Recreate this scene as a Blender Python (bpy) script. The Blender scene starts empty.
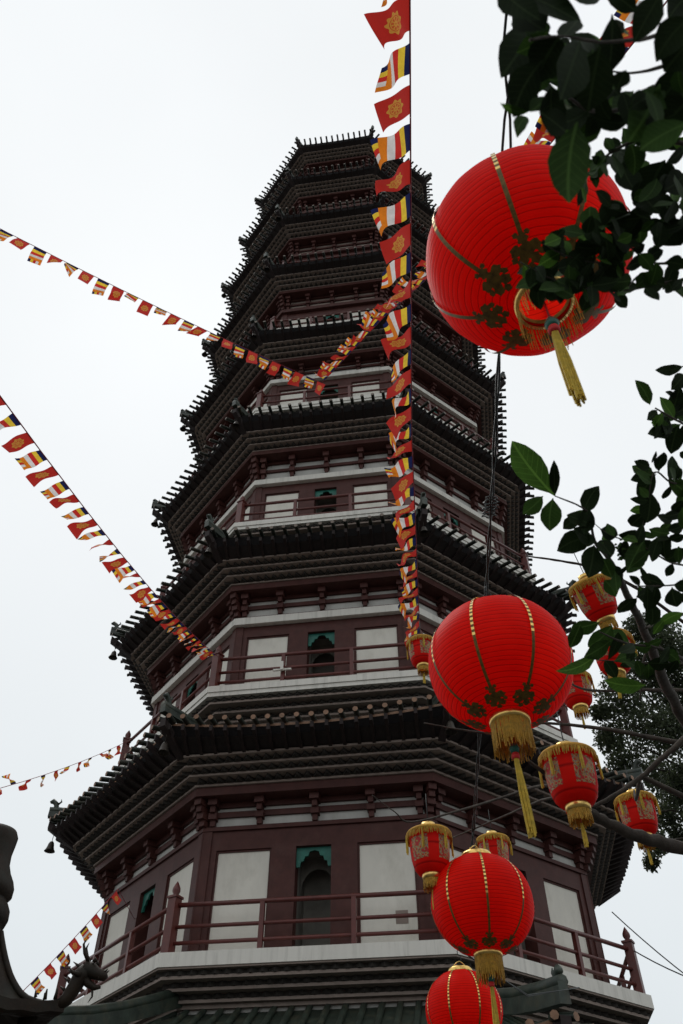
import bpy, math, random
from mathutils import Vector, Matrix
R = math.radians
PI = math.pi
rnd = random.Random(11)
sc = bpy.context.scene
COL = sc.collection

# ------------------------------------------------------------------ camera
CAMZ = 1.6
F, PITCH, ROLL, YAW = 800.0, 0.80822, -0.003257, -0.013696
TD, PHI = 20.0, -0.1308
def cam_axes():
    cy, sy = math.cos(YAW), math.sin(YAW); cp, sp = math.cos(PITCH), math.sin(PITCH); cr, sr = math.cos(ROLL), math.sin(ROLL)
    Y = Matrix(((cy, -sy, 0), (sy, cy, 0), (0, 0, 1)))
    P_ = Matrix(((1, 0, 0), (0, cp, sp), (0, -sp, cp)))      # rows: right, forward, up
    M = P_ @ Y
    r, f, u = M[0], M[1], M[2]
    r2 = Vector(r) * cr - Vector(u) * sr
    u2 = Vector(r) * sr + Vector(u) * cr
    return r2, u2, Vector(f)
CR, CU, CF = cam_axes()
CAM = Vector((0, 0, CAMZ))
cd = bpy.data.cameras.new('camera'); cam = bpy.data.objects.new('camera', cd); COL.objects.link(cam)
mw = Matrix((( CR.x, CU.x, -CF.x, 0), (CR.y, CU.y, -CF.y, 0), (CR.z, CU.z, -CF.z, CAMZ), (0, 0, 0, 1)))
cam.matrix_world = mw
cd.sensor_fit = 'VERTICAL'; cd.sensor_height = 24; cd.sensor_width = 16; cd.lens = F / 1024 * 24
cd.clip_start = 0.05; cd.clip_end = 2000
cd.dof.use_dof = True; cd.dof.focus_distance = 6.0; cd.dof.aperture_fstop = 4.5
sc.camera = cam
def at(px, py, depth):
    """measured photo point + distance along the view axis -> where it stands in the world"""
    return CAM + (CR * ((px - 341.5) / F) - CU * ((py - 512) / F) + CF) * depth

# ------------------------------------------------------------------ materials
def nodes(m):
    m.use_nodes = True
    nt = m.node_tree; return nt, nt.nodes, nt.links
def mat(name, col, rough=0.7, var=0.25, scale=6.0, metal=0.0, bump=0.0, spec=0.4, stain=None, trans=0.0, stretch=None):
    m = bpy.data.materials.new(name); nt, N, L = nodes(m)
    b = N['Principled BSDF']
    b.inputs['Roughness'].default_value = rough; b.inputs['Metallic'].default_value = metal
    b.inputs['Specular IOR Level'].default_value = spec
    tc = N.new('ShaderNodeTexCoord'); src = tc.outputs['Object']
    if stretch:
        mp = N.new('ShaderNodeMapping'); mp.inputs['Scale'].default_value = stretch; L.new(src, mp.inputs['Vector']); src = mp.outputs['Vector']
    n = N.new('ShaderNodeTexNoise'); n.inputs['Scale'].default_value = scale; n.inputs['Detail'].default_value = 6; n.inputs['Roughness'].default_value = 0.65
    L.new(src, n.inputs['Vector'])
    rp = N.new('ShaderNodeValToRGB'); rp.color_ramp.elements[0].position = 0.3; rp.color_ramp.elements[1].position = 0.7
    lo = [c * (1 - var) for c in col]; hi = [min(1, c * (1 + var)) for c in col]
    rp.color_ramp.elements[0].color = (*lo, 1); rp.color_ramp.elements[1].color = (*hi, 1)
    L.new(n.outputs['Fac'], rp.inputs['Fac']); out = rp.outputs['Color']
    if stain:
        n2 = N.new('ShaderNodeTexNoise'); n2.inputs['Scale'].default_value = stain[1]; n2.inputs['Detail'].default_value = 8; n2.inputs['Roughness'].default_value = 0.7
        L.new(src, n2.inputs['Vector'])
        r2 = N.new('ShaderNodeValToRGB'); r2.color_ramp.elements[0].position = 0.5; r2.color_ramp.elements[1].position = 0.75
        L.new(n2.outputs['Fac'], r2.inputs['Fac'])
        mx = N.new('ShaderNodeMix'); mx.data_type = 'RGBA'; mx.inputs[7].default_value = (*stain[0], 1)
        sc_ = N.new('ShaderNodeMath'); sc_.operation = 'MULTIPLY'; sc_.inputs[1].default_value = stain[2]
        L.new(r2.outputs['Color'], sc_.inputs[0]); L.new(sc_.outputs[0], mx.inputs[0]); L.new(out, mx.inputs[6]); out = mx.outputs[2]
    L.new(out, b.inputs['Base Color'])
    if bump:
        bp = N.new('ShaderNodeBump'); bp.inputs['Strength'].default_value = bump; bp.inputs['Distance'].default_value = 0.02
        L.new(n.outputs['Fac'], bp.inputs['Height']); L.new(bp.outputs['Normal'], b.inputs['Normal'])
    if trans:
        t = N.new('ShaderNodeBsdfTranslucent'); L.new(out, t.inputs['Color'])
        ms = N.new('ShaderNodeMixShader'); ms.inputs[0].default_value = trans
        L.new(b.outputs[0], ms.inputs[1]); L.new(t.outputs[0], ms.inputs[2]); L.new(ms.outputs[0], N['Material Output'].inputs['Surface'])
    return m
M = {}
M['white'] = mat('painted_plaster', (.46, .45, .42), .8, .07, 3, bump=.1, stain=((.30, .29, .26), 2.2, .55), stretch=(1, 1, .35))
M['slab'] = mat('painted_concrete', (.64, .615, .56), .75, .06, 4, bump=.1, stain=((.26, .25, .22), 3.2, .6), stretch=(1.8, 1.8, .16))
M['panel'] = mat('plaster_panel', (.66, .63, .56), .8, .06, 2.5, bump=.08, stain=((.38, .35, .29), 2.4, .45), stretch=(1, 1, .5))
M['brown'] = mat('maroon_paint', (.066, .022, .018), .55, .22, 5, stain=((.11, .058, .05), 3, .35), spec=.22)
M['rail'] = mat('red_brown_rail_paint', (.10, .022, .017), .42, .22, 7, spec=.4, stain=((.06, .02, .02), 5, .5))
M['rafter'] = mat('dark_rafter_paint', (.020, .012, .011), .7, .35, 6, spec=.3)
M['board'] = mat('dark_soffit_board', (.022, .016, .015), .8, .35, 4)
M['shade_board'] = mat('eave_shade_black', (.007, .006, .006), .9, .3, 4, spec=.1)  # shade under the tile edge put into the colour of the closing strip
M['brick'] = mat('grey_brick_band', (.26, .205, .175), .85, .25, 6, bump=.2, stain=((.07, .06, .05), 3, .5))
M['tooth'] = mat('dentil_brick_shaded', (.030, .025, .021), .85, .3, 6)  # brick darkened in its colour for the shadows among the teeth
M['green'] = mat('green_glazed_tile', (.026, .036, .027), .45, .5, 5, spec=.4, bump=.15, stain=((.10, .085, .05), 4, .6))
M['tile'] = mat('dull_green_roof_tile', (.030, .036, .029), .5, .5, 7, spec=.3, bump=.2, stain=((.14, .10, .06), 3, .5))
M['tile_end'] = mat('terracotta_tile_end', (.22, .12, .07), .6, .35, 9)
M['tile_end_grey'] = mat('weathered_tile_end', (.17, .135, .11), .65, .4, 9)
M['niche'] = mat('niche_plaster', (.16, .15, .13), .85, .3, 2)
M['jade'] = mat('jade_green_paint', (.010, .12, .09), .5, .25, 6)
M['bell'] = mat('old_bronze_bell', (.035, .028, .022), .5, .3, 20, metal=.6)
M['bronze'] = mat('dark_bronze', (.017, .011, .0065), .6, .45, 9, metal=0, spec=.2, bump=.25, stain=((.02, .03, .025), 5, .5))
M['cable'] = mat('black_cable', (.010, .014, .013), .55, .2, 30)
M['cord'] = mat('red_cord', (.25, .02, .03), .7, .2, 30)
M['gold'] = mat('gold_trim', (.75, .50, .16), .28, .25, 40, metal=.95)
M['foil'] = mat('gold_foil_print', (.13, .075, .012), .5, .5, 60, metal=.35)
M['fringe'] = mat('yellow_fringe', (.62, .36, .05), .7, .3, 60, trans=.35)
M['tassel'] = mat('yellow_tassel', (.66, .47, .06), .7, .25, 50, trans=.3)
M['bead'] = mat('green_bead', (.02, .12, .09), .3, .2, 20)
M['redthread'] = mat('red_thread', (.5, .02, .02), .6, .2, 20)
M['bark'] = mat('dark_bark', (.050, .040, .032), .9, .4, 14, bump=.6, stain=((.10, .09, .07), 9, .5))
M['ground'] = mat('paving', (.075, .072, .066), .9, .25, .8, bump=.1)
M['farbark'] = mat('far_bark', (.06, .05, .04), .9, .3, 8)
for nm, c in dict(blue=(.014, .018, .08), yellow=(.85, .58, .05), red=(.62, .035, .028), white=(.80, .77, .74), orange=(.80, .23, .02)).items():
    M['f_' + nm] = mat('flag_' + nm, c, .75, .16, 14, trans=.5)

def leaf_mat(name, c, tr, spec=.35):
    m = mat(name, c, .62, .45, 9, spec=spec, trans=tr); nt, N, L = nodes(m); b = N['Principled BSDF']
    src = b.inputs['Base Color'].links[0].from_socket
    uv = N.new('ShaderNodeUVMap'); sp = N.new('ShaderNodeSeparateXYZ'); L.new(uv.outputs[0], sp.inputs[0])
    def mth(op, a, b_=None):
        n = N.new('ShaderNodeMath'); n.operation = op
        for i, v in enumerate((a, b_)):
            if v is None: continue
            if isinstance(v, (int, float)): n.inputs[i].default_value = v
            else: L.new(v, n.inputs[i])
        return n.outputs[0]
    dx = mth('ABSOLUTE', mth('SUBTRACT', sp.outputs['X'], .5))
    rib = mth('LESS_THAN', dx, .035)
    side = mth('LESS_THAN', mth('FRACT', mth('SUBTRACT', mth('MULTIPLY', sp.outputs['Y'], 9), mth('MULTIPLY', dx, 4))), .12)
    f_ = mth('MULTIPLY', mth('MAXIMUM', rib, mth('MULTIPLY', side, .5)), .6)
    mx = N.new('ShaderNodeMix'); mx.data_type = 'RGBA'; L.new(f_, mx.inputs[0]); L.new(src, mx.inputs[6])
    mx.inputs[7].default_value = (min(1, c[0] * 3), min(1, c[1] * 2.6), c[2] * 3, 1)
    for l in list(src.links):
        if l.to_node != mx: 
            t = l.to_socket; L.remove(l); L.new(mx.outputs[2], t)
    return m
M['leaf'] = [leaf_mat('dark_leaf', (.011, .021, .007), .12, .07), leaf_mat('mid_leaf', (.022, .050, .010), .26, .10), leaf_mat('bright_leaf', (.04, .095, .013), .36, .18)]
M['farleaf'] = [mat('far_leaf_a', (.045, .060, .032), .7, .4, 2, trans=.3), mat('far_leaf_b', (.075, .095, .048), .7, .4, 2, trans=.35)]

def lantern_mat(name, base, lines, tr=.42):
    """red silk over wire hoops: darker hoop lines run round the shade"""
    m = bpy.data.materials.new(name); nt, N, L = nodes(m); b = N['Principled BSDF']
    b.inputs['Roughness'].default_value = .5; b.inputs['Specular IOR Level'].default_value = .10
    uv = N.new('ShaderNodeUVMap'); sp = N.new('ShaderNodeSeparateXYZ'); L.new(uv.outputs[0], sp.inputs[0])
    mu = N.new('ShaderNodeMath'); mu.operation = 'MULTIPLY'; mu.inputs[1].default_value = lines; L.new(sp.outputs['Y'], mu.inputs[0])
    fr = N.new('ShaderNodeMath'); fr.operation = 'FRACT'; L.new(mu.outputs[0], fr.inputs[0])
    rp = N.new('ShaderNodeValToRGB'); e = rp.color_ramp.elements
    e[0].position = 0; e[0].color = (.45, .45, .45, 1); e[1].position = .10; e[1].color = (1, 1, 1, 1)
    x = e.new(.90); x.color = (1, 1, 1, 1); x = e.new(1.0); x.color = (.45, .45, .45, 1)
    L.new(fr.outputs[0], rp.inputs['Fac'])
    tc = N.new('ShaderNodeTexCoord'); n = N.new('ShaderNodeTexNoise'); n.inputs['Scale'].default_value = 9; n.inputs['Detail'].default_value = 5
    L.new(tc.outputs['Object'], n.inputs['Vector'])
    r2 = N.new('ShaderNodeValToRGB'); r2.color_ramp.elements[0].position = .3; r2.color_ramp.elements[1].position = .75
    r2.color_ramp.elements[0].color = (base[0] * .9, base[1] * .85, base[2] * .85, 1); r2.color_ramp.elements[1].color = (base[0], base[1] * 1.2, base[2] * 1.2, 1)
    L.new(n.outputs['Fac'], r2.inputs['Fac'])
    mx = N.new('ShaderNodeMix'); mx.data_type = 'RGBA'; mx.blend_type = 'MULTIPLY'; mx.inputs[0].default_value = 1
    L.new(r2.outputs[0], mx.inputs[6]); L.new(rp.outputs[0], mx.inputs[7]); L.new(mx.outputs[2], b.inputs['Base Color'])
    bp = N.new('ShaderNodeBump'); bp.inputs['Strength'].default_value = .14; bp.inputs['Distance'].default_value = .004
    ad = N.new('ShaderNodeMath'); ad.operation = 'ADD'; L.new(rp.outputs[0], ad.inputs[0]); L.new(n.outputs['Fac'], ad.inputs[1])
    L.new(ad.outputs[0], bp.inputs['Height']); L.new(bp.outputs[0], b.inputs['Normal'])
    t = N.new('ShaderNodeBsdfTranslucent'); L.new(mx.outputs[2], t.inputs['Color'])
    ms = N.new('ShaderNodeMixShader'); ms.inputs[0].default_value = tr
    L.new(b.outputs[0], ms.inputs[1]); L.new(t.outputs[0], ms.inputs[2]); L.new(ms.outputs[0], N['Material Output'].inputs['Surface'])
    return m
M['glow_shape'] = mat('pale_glow_stand_in', (.85, .80, .74), .3, .03, 5)  # pale colour for the shape that stands in for the lantern glow
M['silk'] = lantern_mat('red_silk', (.97, .016, .006), 36, .62)
M['silk_plain'] = lantern_mat('red_paper', (.86, .014, .008), 3, .45)

def floral_mat():
    m = bpy.data.materials.new('floral_print'); nt, N, L = nodes(m); b = N['Principled BSDF']; b.inputs['Roughness'].default_value = .5
    uv = N.new('ShaderNodeUVMap')
    v = N.new('ShaderNodeTexVoronoi'); v.inputs['Scale'].default_value = 4.2; L.new(uv.outputs[0], v.inputs['Vector'])
    n = N.new('ShaderNodeTexNoise'); n.inputs['Scale'].default_value = 7; n.inputs['Detail'].default_value = 4; L.new(uv.outputs[0], n.inputs['Vector'])
    rp = N.new('ShaderNodeValToRGB'); rp.color_ramp.interpolation = 'CONSTANT'; e = rp.color_ramp.elements
    cols = [(0, (.55, .012, .01)), (.455, (.50, .27, .03)), (.50, (.45, .36, .20)), (.525, (.05, .08, .20)), (.55, (.55, .30, .04)), (.585, (.09, .14, .06)), (.605, (.5, .012, .01))]
    e[0].position, e[0].color = 0, (*cols[0][1], 1); e[1].position, e[1].color = cols[1][0], (*cols[1][1], 1)
    for p, c in cols[2:]:
        q = e.new(p); q.color = (*c, 1)
    ad = N.new('ShaderNodeMath'); ad.operation = 'MULTIPLY_ADD'; ad.inputs[1].default_value = .35
    L.new(v.outputs['Distance'], ad.inputs[0]); 
    s = N.new('ShaderNodeMath'); s.operation = 'MULTIPLY'; s.inputs[1].default_value = .75; L.new(n.outputs['Fac'], s.inputs[0]); L.new(s.outputs[0], ad.inputs[2])
    L.new(ad.outputs[0], rp.inputs['Fac']); L.new(rp.outputs[0], b.inputs['Base Color'])
    t = N.new('ShaderNodeBsdfTranslucent'); L.new(rp.outputs[0], t.inputs['Color'])
    ms = N.new('ShaderNodeMixShader'); ms.inputs[0].default_value = .3
    L.new(b.outputs[0], ms.inputs[1]); L.new(t.outputs[0], ms.inputs[2]); L.new(ms.outputs[0], N['Material Output'].inputs['Surface'])
    return m
M['floral'] = floral_mat()

def wheel_mat():
    """red cloth printed with an eight-spoked golden wheel"""
    m = bpy.data.materials.new('red_flag_with_wheel'); nt, N, L = nodes(m); b = N['Principled BSDF']; b.inputs['Roughness'].default_value = .75
    uv = N.new('ShaderNodeUVMap'); sp = N.new('ShaderNodeSeparateXYZ'); L.new(uv.outputs[0], sp.inputs[0])
    def mth(op, a, b_=None, c=None):
        n = N.new('ShaderNodeMath'); n.operation = op
        for i, v in enumerate((a, b_, c)):
            if v is None: continue
            if isinstance(v, (int, float)): n.inputs[i].default_value = v
            else: L.new(v, n.inputs[i])
        return n.outputs[0]
    x = mth('MULTIPLY', mth('SUBTRACT', sp.outputs['X'], .5), 1.3); y = mth('SUBTRACT', sp.outputs['Y'], .5)
    d = mth('SQRT', mth('ADD', mth('MULTIPLY', x, x), mth('MULTIPLY', y, y)))
    th = mth('ARCTAN2', y, x)
    star = mth('MULTIPLY_ADD', mth('COSINE', mth('MULTIPLY', th, 8)), .035, .29)
    inside = mth('LESS_THAN', d, star)
    gap = mth('MULTIPLY', mth('GREATER_THAN', d, .19), mth('LESS_THAN', d, .215))
    sect = mth('MULTIPLY', mth('MULTIPLY', mth('GREATER_THAN', d, .08), mth('LESS_THAN', d, .165)), mth('GREATER_THAN', mth('ABSOLUTE', mth('SINE', mth('MULTIPLY', th, 4))), .55))
    hole = mth('LESS_THAN', d, .025)
    cut = mth('MINIMUM', mth('ADD', mth('ADD', gap, sect), hole), 1)
    fac = mth('MULTIPLY', inside, mth('SUBTRACT', 1, mth('MULTIPLY', cut, .75)))
    mx = N.new('ShaderNodeMix'); mx.data_type = 'RGBA'; mx.inputs[6].default_value = (.62, .035, .026, 1); mx.inputs[7].default_value = (.72, .34, .06, 1)
    L.new(fac, mx.inputs[0]); L.new(mx.outputs[2], b.inputs['Base Color'])
    t = N.new('ShaderNodeBsdfTranslucent'); L.new(mx.outputs[2], t.inputs['Color'])
    ms = N.new('ShaderNodeMixShader'); ms.inputs[0].default_value = .35
    L.new(b.outputs[0], ms.inputs[1]); L.new(t.outputs[0], ms.inputs[2]); L.new(ms.outputs[0], N['Material Output'].inputs['Surface'])
    return m
M['wheel'] = wheel_mat()

# ------------------------------------------------------------------ mesh collector
class MB:
    def __init__(s): s.v = []; s.f = []; s.mi = []; s.uv = {}; s.mats = []; s.sm = []
    def m(s, mt):
        if mt not in s.mats: s.mats.append(mt)
        return s.mats.index(mt)
    def add(s, vs, fs, mt, smooth=False, uvs=None):
        o = len(s.v); s.v += [tuple(p) for p in vs]; i = s.m(mt)
        for k, f in enumerate(fs):
            s.f.append(tuple(o + a for a in f)); s.mi.append(i); s.sm.append(smooth)
            if uvs: s.uv[len(s.f) - 1] = [uvs[a] for a in f]
    def hexa(s, p, mt):     # 8 points: bottom 4 ccw, top 4 ccw
        s.add(p, [(3, 2, 1, 0), (4, 5, 6, 7), (0, 1, 5, 4), (1, 2, 6, 5), (2, 3, 7, 6), (3, 0, 4, 7)], mt)
    def build(s, name, parent=None, loc=None):
        me = bpy.data.meshes.new(name); me.from_pydata(s.v, [], s.f); me.update()
        for mt in s.mats: me.materials.append(mt)
        me.polygons.foreach_set('material_index', s.mi); me.polygons.foreach_set('use_smooth', s.sm)
        if s.uv:
            ul = me.uv_layers.new(name='UVMap')
            for pi, p in enumerate(me.polygons):
                u = s.uv.get(pi)
                if u:
                    for k, li in enumerate(p.loop_indices): ul.data[li].uv = u[k]
        o = bpy.data.objects.new(name, me); COL.objects.link(o)
        if parent: o.parent = parent
        if loc is not None: o.location = loc
        return o
    def tube(s, pts, rad, mt, n=8, caps=True):
        pts = [Vector(p) for p in pts]
        if not isinstance(rad, (list, tuple)): rad = [rad] * len(pts)
        vs = []; a = None
        for i, p in enumerate(pts):
            t = (pts[min(i + 1, len(pts) - 1)] - pts[max(i - 1, 0)]).normalized()
            if a is None:
                a = t.orthogonal().normalized()
            else:
                a = (a - t * a.dot(t)).normalized()
            b = t.cross(a)
            for k in range(n):
                q = 2 * PI * k / n; vs.append(p + (a * math.cos(q) + b * math.sin(q)) * rad[i])
        fs = []
        for i in range(len(pts) - 1):
            for k in range(n):
                k2 = (k + 1) % n; fs.append((i * n + k, i * n + k2, (i + 1) * n + k2, (i + 1) * n + k))
        if caps: fs += [tuple(reversed(range(n))), tuple((len(pts) - 1) * n + k for k in range(n))]
        s.add(vs, fs, mt, True)
    def lathe(s, prof, mt, n=32, c=(0, 0, 0), a0=0, a1=2 * PI, vrange=(0, 1)):
        full = abs(a1 - a0 - 2 * PI) < 1e-6; m = n if full else n + 1
        vs = []; uv = []
        for i, (r, z) in enumerate(prof):
            for k in range(n + 1):
                q = a0 + (a1 - a0) * k / n
                vs.append((c[0] + r * math.cos(q), c[1] + r * math.sin(q), c[2] + z)); uv.append((k / n, vrange[0] + (vrange[1] - vrange[0]) * i / (len(prof) - 1)))
        fs = [(i * (n + 1) + k, i * (n + 1) + k + 1, (i + 1) * (n + 1) + k + 1, (i + 1) * (n + 1) + k) for i in range(len(prof) - 1) for k in range(n)]
        s.add(vs, fs, mt, True, uv)
    # --- octagon pieces (own frame: front face looks to -y)
    def ring(s, r0, r1, z0, z1, mt):          # closed octagonal ring, r0 inner, r1 outer
        for i in range(8):
            a = [R(-22.5 + 45 * (i + j)) for j in (0, 1)]
            P_ = lambda r, q, z: (r * math.sin(q), -r * math.cos(q), z)
            s.add([P_(r0, a[0], z0), P_(r1, a[0], z0), P_(r1, a[1], z0), P_(r0, a[1], z0), P_(r0, a[0], z1), P_(r1, a[0], z1), P_(r1, a[1], z1), P_(r0, a[1], z1)],
                  [(0, 3, 2, 1), (4, 5, 6, 7), (1, 2, 6, 5), (3, 0, 4, 7)], mt)
    def fbox(s, i, u0, u1, n0, n1, z0, z1, mt):   # box on face i: u along, n out, z up
        q = R(45 * i); c, sn = math.cos(q), math.sin(q)
        T = lambda u, n, z: (u * c + n * sn, u * sn - n * c, z)
        s.hexa([T(u0, n1, z0), T(u1, n1, z0), T(u1, n0, z0), T(u0, n0, z0), T(u0, n1, z1), T(u1, n1, z1), T(u1, n0, z1), T(u0, n0, z1)], mt)
def fpt(i, u, n, z):
    q = R(45 * i); c, sn = math.cos(q), math.sin(q); return Vector((u * c + n * sn, u * sn - n * c, z))
def cpt(j, r, z):       # corner j: 0 = front-left, 1 = front-right ...
    q = R(-22.5 + 45 * j); return Vector((r * math.sin(q), -r * math.cos(q), z))
def empty(name, loc, rz=0):
    o = bpy.data.objects.new(name, None); COL.objects.link(o); o.location = loc; o.rotation_euler = (0, 0, rz); o.empty_display_size = .2; return o
def tag(o, label, cat, group=None):
    o['label'] = label; o['category'] = cat
    if group: o['group'] = group
    return o

# ------------------------------------------------------------------ setting
g = MB(); g.add([(-900, -900, 0), (900, -900, 0), (900, 900, 0), (-900, 900, 0)], [(0, 1, 2, 3)], M['ground']); o = g.build('ground'); o['kind'] = 'structure'

# ------------------------------------------------------------------ the pagoda
C8 = math.cos(R(22.5)); T8 = math.tan(R(22.5))
tower = empty('pagoda', (0, TD, 0), PHI)
tag(tower, 'tall octagonal pagoda with maroon walls, white balcony slabs and dark tiled eaves', 'pagoda')
ZE = [0, 8.56, 13.99, 19.33, 24.45, 29.58, 34.70, 39.86, 45.14]
RE = [0, 7.36, 7.05, 6.80, 6.62, 6.46, 6.20, 5.86, 5.44]
ZS = [0, 4.59, 9.91, 15.07, 20.40, 25.50, 30.62, 35.76, 41.00]
RS = [0, 6.40, 6.16, 6.05, 5.84, 5.65, 5.38, 5.04, 4.64]
RW = [0, 5.66, 5.42, 5.30, 5.10, 4.93, 4.68, 4.35, 3.96]
ZE = [z + CAMZ for z in ZE]; ZS = [z + CAMZ - (0, .04, 0, 0, 0, .16, .22, .26, .30)[i] for i, z in enumerate(ZS)]
VIS = (-1, 0, 1)

def teeth(mb, a_in, a_out, z0, z1, mt, pitch=.17):
    for i in range(8):
        w = 2 * a_in * T8; n = max(6, round(w / pitch))
        for k in range(n):
            u0 = -w / 2 + w * k / n; u1 = u0 + w / n; um = (u0 + u1) / 2
            mb.add([fpt(i, u0, a_in, z0), fpt(i, u1, a_in, z0), fpt(i, um, a_out, z0), fpt(i, u0, a_in, z1), fpt(i, u1, a_in, z1), fpt(i, um, a_out, z1)],
                   [(0, 2, 1), (0, 3, 5, 2), (2, 5, 4, 1)], mt)

def ornament(mb, p, out, s):       # glazed beast on the end of a hip ridge: body, raised head, curled tail
    up = Vector((0, 0, 1))
    pts = [p - out * .5 * s + up * .02 * s, p - out * .2 * s + up * .10 * s, p + up * .26 * s, p + out * .05 * s + up * .48 * s, p + out * .22 * s + up * .60 * s, p + out * .34 * s + up * .52 * s]
    mb.tube(pts, [.07 * s, .12 * s, .13 * s, .12 * s, .13 * s, .06 * s], M['green'], 8)
    side = up.cross(out).normalized()
    mb.tube([p - out * .02 * s + up * .45 * s, p - out * .16 * s + up * .62 * s, p - out * .12 * s + up * .74 * s], [.05 * s, .04 * s, .015 * s], M['green'], 6)

def roof(k, re, ze, r_top, z_top, r_in, z_in, pitch, dip, overhang, tile_end, tmat, raf=.065):
    rf = MB(); ra = MB()
    ae, at_, ai = re * C8, r_top * C8, r_in * C8
    w = 2 * re * math.sin(R(22.5)); n = max(9, round(w / pitch))
    ab = ae - overhang
    zed = lambda u: ze - dip * (1 - min(1, abs(u) / (w / 2)) ** 2.2)
    def ztop(a, u):
        t = max(0, min(1, (ae - a) / (ae - at_)))
        return zed(u) * (1 - t) + z_top * t - .10 * math.sin(PI * t) * (z_top - ze) / .6
    def zbot(a, u):
        t = max(0, min(1, (ae - a) / (ae - ai)))
        return (zed(u) - .13) * (1 - t) + z_in * t
    for i in range(8):
        nu = 14
        # roof skin (pan tiles) and soffit boards
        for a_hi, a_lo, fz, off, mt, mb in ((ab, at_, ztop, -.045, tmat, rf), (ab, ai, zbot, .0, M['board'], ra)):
            vs = []; na = 6
            for q in range(na + 1):
                a = a_hi + (a_lo - a_hi) * q / na
                for p in range(nu + 1):
                    u = (2 * p / nu - 1) * a * T8
                    vs.append(fpt(i, u, a, fz(a, u * (ae / a)) + off))
            fs = []
            for q in range(na):
                for p in range(nu):
                    f = (q * (nu + 1) + p, q * (nu + 1) + p + 1, (q + 1) * (nu + 1) + p + 1, (q + 1) * (nu + 1) + p)
                    fs.append(f if off < 0 else f[::-1])
            mb.add(vs, fs, mt)
        # front closing strip of the roof skin
        for p in range(nu):
            u0, u1 = [(2 * (p + j) / nu - 1) * ab * T8 for j in (0, 1)]
            z00, z01, z10, z11 = zbot(ab, u0 * ae / ab), zbot(ab, u1 * ae / ab), ztop(ab, u0 * ae / ab) - .045, ztop(ab, u1 * ae / ab) - .045
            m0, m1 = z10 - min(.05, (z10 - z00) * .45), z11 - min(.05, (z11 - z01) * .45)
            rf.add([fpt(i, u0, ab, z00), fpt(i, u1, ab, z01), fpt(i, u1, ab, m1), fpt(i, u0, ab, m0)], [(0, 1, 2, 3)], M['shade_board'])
            rf.add([fpt(i, u0, ab, m0), fpt(i, u1, ab, m1), fpt(i, u1, ab, z11), fpt(i, u0, ab, z10)], [(0, 1, 2, 3)], tile_end if k < 2 else M['shade_board'])
        for j in range(n):
            u = -w / 2 + w * (j + .5) / n
            a_stop = max(at_, abs(u) / T8 + .02)
            jit = rnd.uniform(-.012, .012)
            pts = []
            for q in range(6):
                a = ae + jit + (a_stop - ae - jit) * q / 5
                pts.append(fpt(i, u, a, ztop(a, u) + .0))
            vs = []; m_ = 7; rr_ = .054 if k < 2 else .049
            for p in pts:
                sd = fpt(i, 1, 0, 0)
                for c in range(m_):
                    an = 2 * PI * c / m_; vs.append(p + sd * math.cos(an) * rr_ + Vector((0, 0, math.sin(an) * rr_)))
            rf.add(vs, [(q * m_ + c, (q + 1) * m_ + c, (q + 1) * m_ + (c + 1) % m_, q * m_ + (c + 1) % m_) for q in range(5) for c in range(m_)], tmat, True)
            rf.add(vs[:m_], [tuple(range(m_))], tile_end)
            # rafter under the cover tile
            a_in = max(ai, abs(u) / T8 + .05)
            for a0, a1 in ((a_in, ae - (.10 if k < 2 else .17) + jit),):
                if a1 - a0 < .08: continue
                z0, z1 = zbot(a0, u), zbot(a1, u); h = raf / 2
                T = lambda du, a, z: fpt(i, u + du, a, z)
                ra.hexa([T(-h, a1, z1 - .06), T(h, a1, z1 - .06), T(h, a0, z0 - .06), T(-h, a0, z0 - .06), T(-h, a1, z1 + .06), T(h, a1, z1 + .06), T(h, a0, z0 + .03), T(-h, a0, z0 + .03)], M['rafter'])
    ro = rf.build('roof', tower)
    ra.build('rafters', ro)
    for j in range(8):
        h = MB(); up = Vector((0, 0, 1)); out = cpt(j, 1, 0)
        pts = []
        for q in range(7):
            t = q / 6; r = re * (1 - t) + r_top * t
            z = ze * (1 - t) + z_top * t + .06 - .10 * math.sin(PI * t) * (z_top - ze) / .6
            pts.append(cpt(j, r + .02, z))
        hs = .10 if k else .10; hh = .17 if k else .24
        sd = up.cross(out).normalized()
        for q in range(6):
            a, b = pts[q], pts[q + 1]
            h.hexa([a - sd * hs * .7, a + sd * hs * .7, b + sd * hs * .7, b - sd * hs * .7, a - sd * hs * .6 + up * hh, a + sd * hs * .6 + up * hh, b + sd * hs * .6 + up * hh, b - sd * hs * .6 + up * hh], M['green'])
        h.tube([p + up * hh for p in pts], hs * .8, M['green'], 8)
        # hip rafter below
        p0, p1 = cpt(j, re - .05, ze - .12), cpt(j, r_in, z_in)
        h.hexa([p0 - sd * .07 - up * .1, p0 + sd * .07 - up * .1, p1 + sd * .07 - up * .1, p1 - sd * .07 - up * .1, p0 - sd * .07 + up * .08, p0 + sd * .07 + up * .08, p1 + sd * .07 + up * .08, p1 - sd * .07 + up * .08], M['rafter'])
        h.build('hip_ridge', ro)
        b = MB(); ornament(b, cpt(j, re - .12, ze + .16), out, (.5 if k < 3 else .42) if k else .46); b.build('ridge_ornament', ro)
    return ro

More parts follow.
